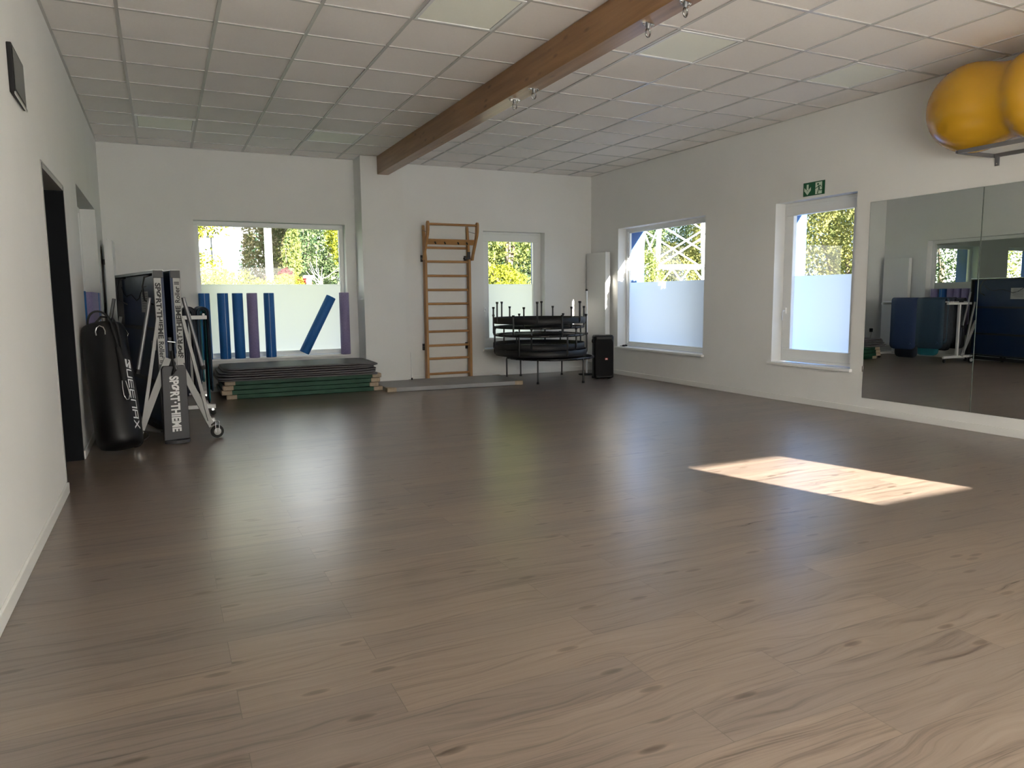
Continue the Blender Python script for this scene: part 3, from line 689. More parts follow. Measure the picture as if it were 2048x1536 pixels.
# ---------------------------------------------------------------- folded table tennis table
def tennis_table():
    th = math.radians(13.6)
    t = empty('table_tennis_table', (.675, 7.0, 0), th, 'folded rolling table tennis table with lettered grey edge strips by the left wall', 'table tennis table')
    frame = nmat('table_frame_black', (.012, .012, .013), .45); board = nmat('table_board_blue', (.005, .020, .062), .4, spec=.3)
    strip = nmat('edge_strip_grey', (.34, .34, .33), .45); cover = nmat('end_cover_grey', (.030, .030, .034), .5)
    LY = 1.525; z0, z1 = .125, 1.49
    for s in (-1, 1):
        xi, xo = s*.026, s*.108                      # inner playing face, outer frame edge
        h = MB(); a, b = sorted((xi, xi+s*.022)); h.box(a, b, 0, LY, z0, z1); h.build('table_half', board, t)
        fr = MB(); a, b = sorted((xi+s*.0225, xo))
        fr.box(a, b, 0, .022, z0, z1); fr.box(a, b, LY-.022, LY, z0, z1); fr.box(a, b, .022, LY-.022, z1-.022, z1); fr.box(a, b, .022, LY-.022, z0, z0+.022)
        a, b = sorted((xi+s*.0225, xi+s*.05)); fr.box(a, b, .022, LY-.022, .97, 1.0); fr.box(a, b, .022, LY-.022, .50, .53)
        fr.build('apron_frame', frame, t)
        a, b = sorted((xi, xo)); MB().box(a, b, 0, LY, z1, z1+.004).build('top_edge_trim', M['chrome'], t)
        a, b = sorted((xi+s*.004, xo+s*.001)); MB().box(a, b, -.006, -.0005, z1-.062, z1+.003).build('corner_cap', frame, t, bevel=.003)
        a, b = sorted((xo-s*.004, xo-s*.060)); MB().box(a, b, -.005, -.0005, .69, z1-.062).build('edge_strip', strip, t)
        cx = (a+b)/2
        if s < 0:   # reads downwards
            mx = Matrix(((0, 1, 0, cx-.019), (0, 0, -1, -.0056), (-1, 0, 0, 1.385), (0, 0, 0, 1)))
            text_obj('lettering', [('SPØRT·THIEME', .056, .0022, 0, 0, .475), ('Roller II', .056, .0011, .50, 0, .185)], M['black_print'], mx, t)
        else:       # reads upwards
            mx = Matrix(((0, -1, 0, cx+.019), (0, 0, -1, -.0056), (1, 0, 0, .735), (0, 0, 0, 1)))
            text_obj('lettering', [('SPØRT·THIEME', .056, .0022, 0, 0, .455), ('Roller II', .056, .0011, .48, 0, .18)], M['black_print'], mx, t)
        # chassis and legs, near and far
        for ly in (-.012, 1.44):
            MB().bar((s*.30, ly, .105), (s*.035, ly, .74), .018, .055, (0, 1, 0)).build('chassis_leg', strip, t) if False else MB().bar((s*.30, ly, .105), (s*.035, ly, .74), .055, .018, (0, 1, 0)).build('chassis_leg', strip, t)
            MB().bar((s*.275, ly-.022, .16), (s*.10, ly-.022, 1.08), .026, .018, (0, 1, 0)).build('fold_strut', strip, t)
            MB().tube([(s*.135, ly+.05, 1.26), (s*.265, ly+.05, .64)], .017, 12).build('table_leg', M['steel'], t)
            MB().tube([(s*.262, ly+.05, .655), (s*.270, ly+.05, .618)], .020, 12).build('leg_cap', M['rubber'], t)
            # caster
            cx_, cy_ = s*.335, ly-.03 if ly < .5 else ly-.25
            fk = MB(); fk.bar((s*.30, ly, .115), (cx_, cy_, .150), .03, .012); fk.box(cx_-.018, cx_-.014, cy_-.016, cy_+.016, .05, .15); fk.box(cx_+.014, cx_+.018, cy_-.016, cy_+.016, .05, .15)
            c = fk.build('caster_fork', M['chrome'], t)
            w = MB(); w.lathe([(.030, -.012), (.048, -.013), (.056, -.009), (.058, 0), (.056, .009), (.048, .013), (.030, .012)], (cx_, cy_, .058), 28, axis='y'); w.build('caster_tyre', M['rubber'], t)
            w = MB(); w.lathe([(.005, -.0145), (.032, -.0135), (.034, -.008), (.034, .008), (.032, .0135), (.005, .0145)], (cx_, cy_, .058), 24, axis='y'); w.build('caster_hub', M['grey_trim'], t)
        # paper notice and latch on the underside
        nx = xi+s*.0235; mb = MB(); mb.add([(nx, .47, 1.13), (nx, .74, 1.13), (nx, .74, 1.32), (nx, .47, 1.32)], [(0, 1, 2, 3)]); o = mb.build('paper_notice', M['paper'], t)
        rnd = random.Random(5); q = MB(); nx += s*.0006
        for k in range(7):
            zz_ = 1.30-.022*k; q.add([(nx, .49, zz_), (nx, .49+rnd.uniform(.15, .23), zz_), (nx, .49+.2, zz_-.004), (nx, .49, zz_-.004)], [(0, 1, 2, 3)])
        q.build('notice_lines', M['black_print'], t)
        for ly in (.22, 1.25):
            MB().tube([(xi+s*.04, ly, 1.46), (s*.125, ly, 1.44), (s*.14, ly+.03, 1.36), (s*.13, ly+.03, 1.24), (xi+s*.035, ly+.02, 1.20)], .008, 8).build('latch_rod', M['blackm'], t)
        pts = [(s*.11, .24+.1*k, 1.36-.10*math.sin(math.pi*k/10)+.03*math.sin(k*1.3)) for k in range(11)]
        MB().tube(pts, .004, 6).build('release_cable', M['rubber'], t)
        a, b = sorted((xi+s*.024, xi+s*.06)); MB().box(a, b, .18, .30, .80, .88).build('hinge_plate', M['grey_trim'], t)
    # central end covers with rounded foot
    for ly, d in ((-.055, -1), (LY+.015, 1)):
        mb = MB(); poly = [(-.112, .028), (.098, .028), (.098, .65), (.083, .675), (-.085, .675), (-.10, .65)]
        mb.prism(poly, ly, ly+.04, 'xz'); mb.build('end_cover', cover, t, bevel=.006)
        yf = ly if d < 0 else ly+.04
        pl = [(-.112+.105*(1-math.cos(math.radians(k*15))), yf+d*.075*math.sin(math.radians(k*15))) for k in range(13)]
        MB().prism(pl, .004, .03).build('rounded_foot', cover, t)
        if d < 0:
            mx = Matrix(((0, 1, 0, -.040), (0, 0, -1, ly-.0008), (-1, 0, 0, .585), (0, 0, 0, 1)))
            text_obj('lettering', [('SPØRT·THIEME', .098, .004, 0, 0, .485)], M['white_paint'], mx, t)
    MB().box(-.04, .04, 0, LY, .05, .10).build('chassis_beam', frame, t, bevel=.004)
    MB().box(-.018, .018, .02, .09, .66, .92).build('net_housing', frame, t, bevel=.008)
    MB().tube([(-.03, -.02, .885), (.03, -.03, .875)], .006, 8).build('chrome_link', M['chrome'], t)
    MB().tube([(.03, -.035, .875), (.034, -.05, .80), (.030, -.062, .70), (.02, -.068, .64), (.012, -.07, .66), (.018, -.066, .72), (.028, -.05, .78)], .0035, 6).build('hanging_cord', M['grey_trim'], t)
    MB().tube([(.0, -.02, .80), (-.005, -.05, .72), (.0, -.07, .66), (-.02, -.075, .60), (.01, -.07, .64)], .010, 8).build('black_strap', M['rubber'], t)
    mb = MB(); mb.bar((-.20, .55, .075), (-.05, .25, .065), .05, .02); mb.build('foot_pedal', strip, t)
    MB().bar((-.235, .62, .085), (-.19, .53, .085), .06, .035).build('pedal_bolt_block', M['chrome'], t, bevel=.006)
tennis_table()

# ---------------------------------------------------------------- punching bag
def bag():
    t = empty('punching_bag', (.262, 6.58, .0), 0, 'black punching bag leaning against the left wall beside the dark doorway', 'punching bag')
    lthr = nmat('black_leather', (.010, .010, .012), .46, spec=.35); noisy(lthr, (.005, .005, .006), (.008, .008, .010), 5, 3, bump=.35, bscale=5)
    ax = Vector((-.085, .37, .93)).normalized(); e1 = Vector((1, 0, 0)); e1 = (e1-ax*e1.dot(ax)).normalized(); e2 = ax.cross(e1)   # e2 ~ +y
    Mx = Matrix((e1, e2, ax)).transposed().to_4x4(); Mx.translation = Vector((0, 0, .062)); Mx = Mx @ Matrix.Diagonal((1, 1, 1.07, 1))
    def tr(mb): mb.v = [tuple(Mx @ Vector(p)) for p in mb.v]; return mb
    r = .170
    prof = [(.0, -.004), (.10, .0), (.145, .012), (.160, .035), (r, .07), (r+.003, .3), (r+.001, .6), (r, .90), (.163, .945), (.156, .962), (.150, .95), (.145, .925), (.0, .92)]
    m_ = MB().lathe(prof, n=48)
    m_.v = [(x*(1+.02*math.sin(3*math.atan2(y, x)+z*5)), y*(1+.02*math.sin(3*math.atan2(y, x)+z*5)), z) for x, y, z in m_.v]
    tr(m_).build('bag_body', lthr, t)
    def cyl(phi, s, out=.0): # phi from -e2 (to the camera) towards +e1
        return Vector(((r+.004+out)*math.sin(phi), -(r+.004+out)*math.cos(phi), s))
    # straps: carrying loops gathered at the top and hanging down the front
    for k, (ph, off) in enumerate([(-.55, 0), (.25, .02)]):
        pts = [Mx @ Vector((.085*math.cos(a)-.02+off, -.10+.02*math.sin(a*2), .95+.115*math.sin(a))) for a in [math.pi-math.pi*i/14 for i in range(15)]] if k == 0 else \
              [Mx @ p for p in (Vector((-.06, -.12, .95)), Vector((.0, -.15, 1.0)), Vector((.05, -.16, .99)), cyl(.35, .93, .02), cyl(.42, .84, .015), cyl(.50, .74, .012), cyl(.52, .64, .012), cyl(.53, .55, .012), cyl(.50, .47, .012))]
        MB().tube(pts, .0085, 8).build('webbing_strap', M['rubber'], t)
    pts = [Mx @ p for p in (Vector((.05, -.13, .95)), Vector((.08, -.15, .985)), cyl(.58, .92, .02), cyl(.66, .80, .012), cyl(.63, .68, .012), cyl(.60, .56, .012), cyl(.56, .47, .012))]
    MB().tube(pts, .0085, 8).build('webbing_strap', M['rubber'], t)
    mb = MB(); pts = [Mx @ cyl(a, s, .010) for a, s in ((.50, .74), (.56, .66), (.57, .56), (.55, .49))]; mb.tube(pts, [.018, .026, .026, .016], 10); mb.build('strap_wrap', M['rubber'], t)
    MB().tube([Mx @ cyl(a, s, .012) for a, s in ((.46, .475), (.43, .42), (.44, .36), (.52, .325), (.63, .33), (.70, .365), (.66, .42), (.60, .475))], .005, 8).build('carabiner', M['chrome'], t)
    MB().tube([Mx @ (cyl(ph, s, .006)) for ph, s in ((-.28, .845), (-.30, .875), (-.24, .905), (-.10, .918), (.04, .905), (.09, .875), (.07, .845))], .0055, 8).build('d_ring', M['chrome'], t)
    for k in range(4):
        c = Vector((-.02+.004*k, -.142+.002*k, .915+.022*k)); n = 12
        pts = [Mx @ (c+(Vector((.010*math.cos(a), 0, .014*math.sin(a))) if k % 2 else Vector((0, .010*math.cos(a), .014*math.sin(a))))) for a in [2*math.pi*i/n for i in range(n)]]
        MB().tube(pts, .0025, 6, closed=True).build('chain_link', M['chrome'], t)
    MB().tube([Mx @ (cyl(1.15, s, .005)+Vector((.012*k, 0, 0))) for s, k in ((.90, 0), (.87, 1), (.85, .3))], .005, 6).build('side_ring', M['chrome'], t)
    MB().tube([Mx @ cyl(1.5, s, q) for s, q in ((.10, 0), (.085, .03), (.05, .035), (.03, .0))], .004, 6).build('bottom_ring', M['rubber'], t)
    # block lettering running down the bag
    mb = MB(); ph0 = .78; s0 = .655; ch = .058
    def rect(x0, x1, y0, y1):
        nx = max(1, int(abs(y1-y0)/.01)); v = []
        for i in range(nx+1):
            y = y0+(y1-y0)*i/nx
            for x in (x0, x1): v.append(Mx @ cyl(ph0+y/r, s0-x, .0015))
        mb.add(v, [(2*i, 2*i+1, 2*i+3, 2*i+2) for i in range(nx)])
    def quad(*p): mb.add([Mx @ cyl(ph0+y/r, s0-x, .0016) for x, y in p], [tuple(range(len(p)))])
    w = .070; k = .011; x = 0
    quad((x, 0), (x, ch), (x+w, ch), (x+w, ch*.45), (x+w*.45, ch*.65), (x+w, ch*.22), (x+w*.85, 0)); x += w+.010       # Q mark
    rect(x, x+k, 0, ch); rect(x+k, x+w-k, 0, .009); rect(x+w-k, x+w, 0, ch); x += w+.010                                            # U
    for _ in range(2):
        rect(x, x+k, 0, ch)
        for y in (0, (ch-.009)/2, ch-.009): rect(x+k, x+w, y, y+.009)
        x += w+.010                                                                                                                                     # E E
    rect(x, x+k, 0, ch); rect(x+k, x+w-k, ch-.009, ch); rect(x+w-k, x+w, 0, ch); x += w+.010                                                    # N
    rect(x, x+k, 0, ch); rect(x+w-k, x+w, 0, ch); rect(x+k, x+w-k, ch-.009, ch); rect(x+k, x+w-k, ch*.38, ch*.38+.009); x += w+.010              # A
    quad((x, 0), (x+.013, 0), (x+w, ch), (x+w-.013, ch)); quad((x+w-.013, 0), (x+w, 0), (x+.013, ch), (x, ch))                          # X
    mb.build('printed_lettering', M['white_paint'], t, recalc=False)
bag()

# ---------------------------------------------------------------- stacked mini trampolines
tmat = nmat('trampoline_mat', (.006, .006, .008), .55); tcord = nmat('bungee_black', (.012, .012, .018), .4)
def trampoline(r=.66, leg=.30, skirt=.0):
    t = empty('mini_trampoline')
    ringp = [(r*math.cos(a), r*math.sin(a), 0) for a in [2*math.pi*i/48 for i in range(48)]]
    MB().tube(ringp, .017, 10, closed=True).build('ring_frame', M['blackm'], t)
    MB().lathe([(0, -.004), (r-.10, -.004), (r-.095, -.002), (r-.10, .0), (0, .0)], n=48).build('jumping_mat', tmat, t)
    mb = MB()
    for i in range(60):
        a = 2*math.pi*i/60; b = a+.045*(1 if i % 2 else -1)
        mb.tube([((r-.10)*math.cos(a), (r-.10)*math.sin(a), -.002), ((r+.020)*math.cos(b), (r+.020)*math.sin(b), .006), ((r+.016)*math.cos(b), (r+.016)*math.sin(b), -.016)], .0055, 5)
    mb.build('bungee_cords', tcord, t)
    if skirt: MB().lathe([(r+.022, .02), (r+.03, .0), (r+.030, -skirt), (r+.022, -skirt), (r+.020, .0), (r+.018, .02)], n=48).build('skirt_band', tmat, t)
    for k in range(6):
        a = math.pi/6+k*math.pi/3; c, s = math.cos(a), math.sin(a)
        lg = MB().tube([((r-.012)*c, (r-.012)*s, .0), ((r+.030)*c, (r+.030)*s, -.006), ((r+.036)*c, (r+.036)*s, -.03), ((r+.034)*c, (r+.034)*s, -leg+.02)], .0125, 8).build('leg', M['blackm'], t)
        MB().lathe([(.0145, -leg+.03), (.0175, -leg+.026), (.020, -leg), (.0, -leg)], ((r+.034)*c, (r+.034)*s, 0), 12).build('rubber_foot', M['rubber'], lg)
    return t
t0 = trampoline(.64, .345, .0)
t0.location = (5.885, 9.72, .345); t0.rotation_euler = (0, 0, .28); tag(t0, 'black mini trampoline standing upright on the floor, bottom of the stack', 'trampoline', 'stacked mini trampolines')
tA = trampoline(.655, .30, .07); tB = None
tl_ = ['black mini trampoline lying legs up directly on the bottom one', 'black mini trampoline legs up, second lowest of the upturned ones', 'black mini trampoline legs up, middle of the stack with daylight below it',
       'black mini trampoline legs up, second from the top', 'black mini trampoline legs up, on the very top of the stack']
for i, (dx, dy, z, a) in enumerate([(5.72, 9.72, .405, .1), (5.70, 9.75, .50, .42), (5.69, 9.70, .685, .0), (5.70, 9.73, .80, .25), (5.69, 9.70, .875, .52)]):
    o = tA if i == 0 else copy_tree(tA)
    if i in (2, 3):
        for ch in list(o.children):
            if ch.name.startswith('skirt_band'): bpy.data.objects.remove(ch)
    o.location = (dx, dy, z); o.rotation_euler = (math.pi, 0, a); tag(o, tl_[i], 'trampoline', 'stacked mini trampolines')

# ---------------------------------------------------------------- party speaker, pole, corner glint strip, sill item
t = empty('loudspeaker', (6.655, 9.47, 0), -.42, 'tall rounded black loudspeaker with small red badge on the floor in the corner', 'speaker')
mb = MB(); mb.prism(rrect(-.150, .150, -.140, .140, .05, 6), .012, .650); mb.build('cabinet', M['black'], t, bevel=.02, seg=4)
grl = nmat('speaker_grille', (.018, .018, .020), .8, .0, .2); noisy(grl, (.005, .005, .006), (.014, .014, .015), 300, 1)
mb = MB(); mb.prism(rrect(-.136, .136, .045, .600, .05, 6), -.152, -.138, 'xz'); mb.build('grille', grl, t, bevel=.01, seg=3)
mb = MB(); mb.prism(rrect(-.138, .138, -.128, .128, .045, 6), .652, .660); mb.build('control_top', M['blackm'], t, bevel=.004)
MB().tube([(-.13, -.02, .60), (-.163, -.03, .585), (-.165, -.03, .56), (-.148, -.03, .54)], .012, 8).build('side_handle', M['black'], t)
MB().prism(rrect(.012, .055, .290, .318, .004, 2), -.158, -.1525, 'xz').build('badge', nmat('badge_red', (.75, .035, .02), .4), t)
text_obj('badge_lettering', [('JBL', .026, .0012, .017, .296, .033)], M['white_paint'], Matrix(((1, 0, 0, 0), (0, 0, -1, -.1588), (0, 1, 0, 0), (0, 0, 0, 1))), t)
for sx in (-.09, .09):
    for sy in (-.08, .08): MB().lathe([(.022, 0), (.024, .012)], (sx, sy, 0), 14).build('foot', M['rubber'], t)

t = empty('pole_stand', (6.70, 10.02, 0), 0, 'slim white upright pole on a black round base behind the loudspeaker', 'pole stand')
MB().lathe([(.0, .0), (.125, 0), (.13, .008), (.12, .018), (.02, .026), (0, .026)], n=32).build('round_base', M['black'], t)
MB().tube([(0, 0, .02), (.06, .10, 1.33)], .0165, 12).build('pole', M['white'], t)
MB().tube([(.06, .10, 1.33), (.061, .101, 1.352)], .0185, 12).build('pole_cap', M['black'], t)
t = empty('corner_glint', (3.85, D-.45, .0), 0, 'thin white strip with a black tip imitating the sunlit edge of the pilaster corner', 'glint')  # white strip put in for sunlight on the pilaster corner edge
MB().tube([(0, 0, .09), (-.005, .01, .46)], [.011, .007], 10).build('glint_strip', M['white'], t)
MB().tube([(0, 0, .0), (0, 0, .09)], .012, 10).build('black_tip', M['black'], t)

t = empty('sunglasses', (W+.05, 9.70, ZB+.019), .5, 'small dark folded sunglasses lying on the right windowsill corner', 'glasses')
for sx in (-.034, .034): MB().lathe([(.0, 0), (.026, .004), (.028, .016), (.022, .026), (0, .03)], (sx, 0, 0), 14).build('lens', M['black'], t)
MB().tube([(-.06, 0, .012), (-.055, .05, .010), (.02, .07, .008)], .004, 6).build('temple_arm', M['black'], t)

# ---------------------------------------------------------------- peanut ball on its wall rack
def ball_rack():
    t = empty('ball_rack', (W, 3.3, 2.40), 0, 'grey steel tube rack on the right wall carrying the yellow ball', 'ball rack')
    y1, y0 = .76, -1.6
    MB().bar((-.012, y1, 0), (-.012, y0, 0), .024, .03).build('wall_rail', M['steel'], t)
    MB().bar((-.473, y1, 0), (-.473, y0, 0), .024, .03).build('outer_rail', M['steel'], t)
    for y in (y1, -.1, y0): MB().bar((-.02, y, 0), (-.473, y, 0), .024, .03).build('cross_arm', M['steel'], t)
    for y in (y1-.03, y0+.03): MB().box(-.010, 0, y-.018, y+.018, -.085, .0).build('wall_bracket', M['steel'], t)
    for y in (y1-.03,): MB().lathe([(.006, -.011), (.006, -.014), (0, -.015)], (0, y, -.068), 8, axis='x').build('screw', M['chrome'], t)
    MB().box(-.490, -.455, y1+.012, y1+.018, -.012, .012).build('end_cap', M['chrome'], t)
ball_rack()
by = nmat('yellow_vinyl', (.50, .27, .028), .24, spec=.55); noisy(by, (.47, .25, .014), (.52, .28, .018), 3, 2, bump=.08, bscale=3)
def peanut(loc, lab, half=.475, r=.358, waist=.335):
    n = 56; prof = []
    L_ = half+r
    for i in range(n+1):
        y = -L_+2*L_*i/n
        def lobe(c): d = abs(y-c); return math.sqrt(max(0, r*r-d*d))
        k = max(lobe(-half), lobe(half)); s = .5+.5*math.cos(math.pi*min(1, abs(y)/half))
        rr = k if abs(y) > half else max(k*(1-s)+waist*s, waist*s+k*(1-s))
        prof.append((max(rr, .0), y))
    # denser at the poles
    prof = [(0, -L_), (.06, -L_+.0053), (.12, -L_+.0216)]+[p for p in prof if p[0] > .14]+[(.12, L_-.0216), (.06, L_-.0053), (0, L_)]
    t = empty('peanut_ball', loc, 0, lab, 'exercise ball')
    MB().lathe(prof, n=64, axis='y').build('ball_skin', by, t)
    MB().lathe([(.014, -.02), (.014, .003), (.0, .004)], (0, L_-.006, 0), 12, axis='y').build('valve', M['white'], t)
peanut((W-.372, 3.535, 2.752), 'large glossy yellow peanut shaped exercise ball resting on the wall rack')

# ---------------------------------------------------------------- outside
gr = nmat('grass', (.07, .12, .03), .9); noisy(gr, (.05, .10, .02), (.11, .15, .04), .8, 5)
MB().box(-80, 110, -60, 120, -.3, -.16).build('ground', gr)['kind'] = 'structure'
pv = noisy(nmat('paving', (.10, .10, .105), .9), (.085, .085, .09), (.12, .12, .125), 3, 4)
struct(MB().box(W+TH, 22, -40, 30, -.16, -.12).build('paved_yard', pv))
struct(MB().box(-6.2, W+TH, -40, FY-TH, -.16, -.12).build('paved_forecourt', pv))

def leaf_mat(name, c1, c2, scale=3.0):
    mt = bpy.data.materials.new(name); mt.use_nodes = True; n = mt.node_tree.nodes; n.clear()
    o = n.new('ShaderNodeOutputMaterial'); ad = n.new('ShaderNodeAddShader'); d = n.new('ShaderNodeBsdfDiffuse'); tr = n.new('ShaderNodeBsdfTranslucent')
    tc = N(mt, 'ShaderNodeTexCoord'); nz = N(mt, 'ShaderNodeTexNoise'); nz.inputs['Scale'].default_value = scale; nz.inputs['Detail'].default_value = 3
    cr = N(mt, 'ShaderNodeValToRGB'); e = cr.color_ramp.elements; e[0].position = .35; e[0].color = (*c1, 1); e[1].position = .65; e[1].color = (*c2, 1)
    L(mt, tc.outputs['Object'], nz.inputs['Vector']); L(mt, nz.outputs['Fac'], cr.inputs[0])
    hs = N(mt, 'ShaderNodeHueSaturation'); hs.inputs['Value'].default_value = .55; L(mt, cr.outputs[0], hs.inputs['Color'])
    L(mt, cr.outputs[0], d.inputs[0]); L(mt, hs.outputs[0], tr.inputs[0])
    L(mt, d.outputs[0], ad.inputs[0]); L(mt, tr.outputs[0], ad.inputs[1]); L(mt, ad.outputs[0], o.inputs[0])
    return mt
LM = {'yellow': leaf_mat('leaves_yellow', (.080, .095, .012), (.18, .19, .022)), 'lime': leaf_mat('leaves_lime', (.06, .085, .030), (.14, .155, .04)),
      'green': leaf_mat('leaves_green', (.022, .044, .020), (.095, .12, .055)), 'dark': leaf_mat('leaves_dark', (.010, .024, .014), (.035, .055, .032)),
      'pinkish': leaf_mat('leaves_pinkish', (.06, .07, .03), (.15, .12, .07)), 'red': leaf_mat('leaves_red', (.20, .02, .025), (.32, .05, .05)),
      'gold': leaf_mat('leaves_gold', (.07, .085, .03), (.18, .17, .055))}
bark = noisy(nmat('bark', (.10, .075, .05), .9), (.08, .06, .04), (.15, .12, .09), 8, 4)
tree_n = [0]
def leaf_mesh(name, blobs, n, size, seed):
    n = int(n*1.9); size = size*.66
    rng = np.random.default_rng(seed); pts = []
    vol = np.array([b[3]*b[4]*b[5] for b in blobs])**.67; cnt = (n*vol/vol.sum()).astype(int)
    for b, k in zip(blobs, cnt):
        p = rng.normal(size=(k, 3)); p /= np.linalg.norm(p, axis=1)[:, None]
        rad = rng.uniform(.55, 1.0, k)**.5; lump = 1+.16*np.sin(p[:, 0]*6+seed)*np.cos(p[:, 1]*5+p[:, 2]*4)
        pts.append(p*(rad*lump)[:, None]*np.array(b[3:6])+np.array(b[0:3]))
    c = np.concatenate(pts); c = c[c[:, 2] > -.1]; k = len(c)
    u = rng.normal(size=(k, 3)); u /= np.linalg.norm(u, axis=1)[:, None]
    v = np.cross(u, rng.normal(size=(k, 3))); v /= np.linalg.norm(v, axis=1)[:, None]
    s = size*rng.uniform(.6, 1.25, k)[:, None]
    q = np.stack([c-u*s, c+v*s*.55, c+u*s, c-v*s*.55], 1).reshape(-1, 3)
    me = bpy.data.meshes.new(name); me.vertices.add(4*k); me.loops.add(4*k); me.polygons.add(k)
    me.vertices.foreach_set('co', q.ravel()); me.loops.foreach_set('vertex_index', np.arange(4*k)); me.polygons.foreach_set('loop_start', np.arange(0, 4*k, 4))
    me.update(calc_edges=True); return me
def tree(name, lab, mat, loc, blobs, n, size, cat='tree', trunk=.12, group='trees and shrubs outside'):
    tree_n[0] += 1
    t = empty(name, (loc[0], loc[1], -.16), 0, lab, cat, group)
    bl = [(b[0]-loc[0], b[1]-loc[1], b[2]+.16, *b[3:]) for b in blobs]
    me = leaf_mesh('foliage', bl, n, size, tree_n[0]); me.materials.append(LM[mat]); o = bpy.data.objects.new('foliage', me); COL.objects.link(o); o.parent = t
    if trunk:
        mb = MB(); mb.tube([(0, 0, 0), (.03, 0, bl[0][2]*.5), (0, 0.02, bl[0][2])], [trunk, trunk*.8, trunk*.4], 8)
        for b in bl[:4]: mb.tube([(0, 0, b[2]*.45), (b[0]*.5, b[1]*.5, b[2]*.8), (b[0], b[1], b[2]+b[5]*.3)], [trunk*.5, trunk*.35, trunk*.12], 6)
        mb.build('trunk', bark, t)
    return t
# seen through the wide back window, then two added out of view
tree('leafy_tree', 'bright yellow tree reaching in at the upper left of the wide back window', 'yellow', (.7, 16.2), [(1.15, 16, 3.62, 1.15, 1.1, 1.22), (-.4, 16.4, 4.2, 1.6, 1.4, 1.5), (2.35, 16.3, 3.45, .38, .4, .50)], 5200, .075)
tree('garden_hedge', 'bright yellow hedge at the lower left of the wide back window', 'yellow', (1.6, 18), [(1.2, 18, 1.1, 1.1, 1, 1.25), (2.0, 18.2, .95, 1.0, 1, .98), (3.0, 18.4, .85, 1.2, 1, .92)], 6500, .07, 'hedge', 0)
tree('leafy_tree', 'pale tree with pinkish leaves left of the white pole', 'pinkish', (4.0, 26), [(3.75, 26, 2.4, .62, .9, 2.8), (4.3, 26.3, 4.4, .45, .8, 1.3)], 6000, .09)
tree('leafy_tree', 'large dark green tree in the middle of the wide back window', 'green', (6.0, 30), [(5.8, 30, 3.6, 1.7, 1.6, 2.0), (7.4, 30.6, 3.4, 1.8, 1.7, 2.6), (6.6, 31, 1.6, 2.2, 1.6, 1.6)], 12000, .10)
tree('leafy_tree', 'lime green tree right beside the white pole in the back window', 'lime', (4.75, 27.5), [(4.75, 27.5, 2.3, .55, .8, 2.6)], 3500, .085)
tree('garden_hedge', 'tall dark hedge row behind everything in the wide back window', 'dark', (9, 42), [(6.6, 42, 2.2, 2.2, 2, 3.6), (9.2, 42, 2.4, 2.8, 2, 3.8), (12, 42, 2.5, 3.2, 2, 4)], 12000, .16, 'hedge', 0)
tree('leafy_tree', 'yellow tree at the right edge of the wide back window', 'yellow', (5.05, 19.6), [(5.0, 19.5, 3.0, .42, .5, .85), (5.3, 19.8, 3.8, .8, .7, .8)], 3000, .07)
tree('leafy_shrub', 'yellow shrub low behind the window right of the white pole', 'yellow', (3.75, 21), [(3.75, 21, 1.15, .62, .5, .80)], 2200, .06, 'shrub', 0)
tree('leafy_shrub', 'red leaved shrub, the lower one in the wide back window', 'red', (4.35, 21.7), [(4.33, 21.7, 1.55, .27, .3, .30)], 500, .06, 'shrub', .03)
tree('leafy_shrub', 'small red leaved shrub, the higher one in the wide back window', 'red', (4.15, 23.7), [(4.15, 23.7, 1.95, .22, .3, .26)], 350, .055, 'shrub', .03)
tree('leafy_shrub', 'dark green shrub between the red shrubs and the bare tree', 'green', (4.75, 22.8), [(4.75, 22.8, 1.3, .7, .6, .85)], 2600, .06, 'shrub', 0)
tree('leafy_tree', 'added yellow tree crown out of view, tinting the light on the wide back window', 'yellow', (-2.5, 16.5), [(-1.4, 15.6, 7.0, 2.6, 2.0, 2.4), (1.9, 15.3, 7.2, 2.6, 2.0, 2.4), (5.0, 15.8, 7.2, 2.6, 2, 2.4)], 9000, .30, trunk=.16)  # unseen crown, added so yellow foliage colours the frosted film
tree('garden_hedge', 'added unseen yellow hedge that tints the frosted back window panes', 'yellow', (2, 19.9), [(-4+1.9*i, 19.8+.2*(i%2), .50, 1.2, .6, .78) for i in range(9)], 9000, .14, 'hedge', 0)  # stays out of sight, added to bounce yellow onto the film
# narrow back window
tree('leafy_tree', 'yellow green tree filling the narrow back window', 'lime', (8.5, 16.8), [(8.45, 16.5, 2.7, 1.5, 1.2, 1.7), (9.2, 17.3, 3.6, 1.5, 1.2, 1.6), (7.4, 17.5, 3.0, 1.3, 1.2, 1.9)], 11000, .075)
tree('leafy_shrub', 'bright yellow shrub at the lower left of the narrow back window', 'yellow', (7.7, 15.6), [(7.75, 15.6, 1.45, .62, .5, .55)], 1500, .06, 'shrub', 0)
tree('leafy_tree', 'bluish dark tree at the lower right of the narrow back window', 'dark', (13.6, 26), [(13.2, 26, 1.9, 1.7, 1.5, 1.5), (15, 27, 2.2, 2.2, 2, 2.2)], 6000, .12)
tree('leafy_tree', 'green tree farther back behind the narrow window', 'green', (12, 27), [(12, 27.5, 3.6, 3.2, 2.4, 3.6)], 8000, .12)
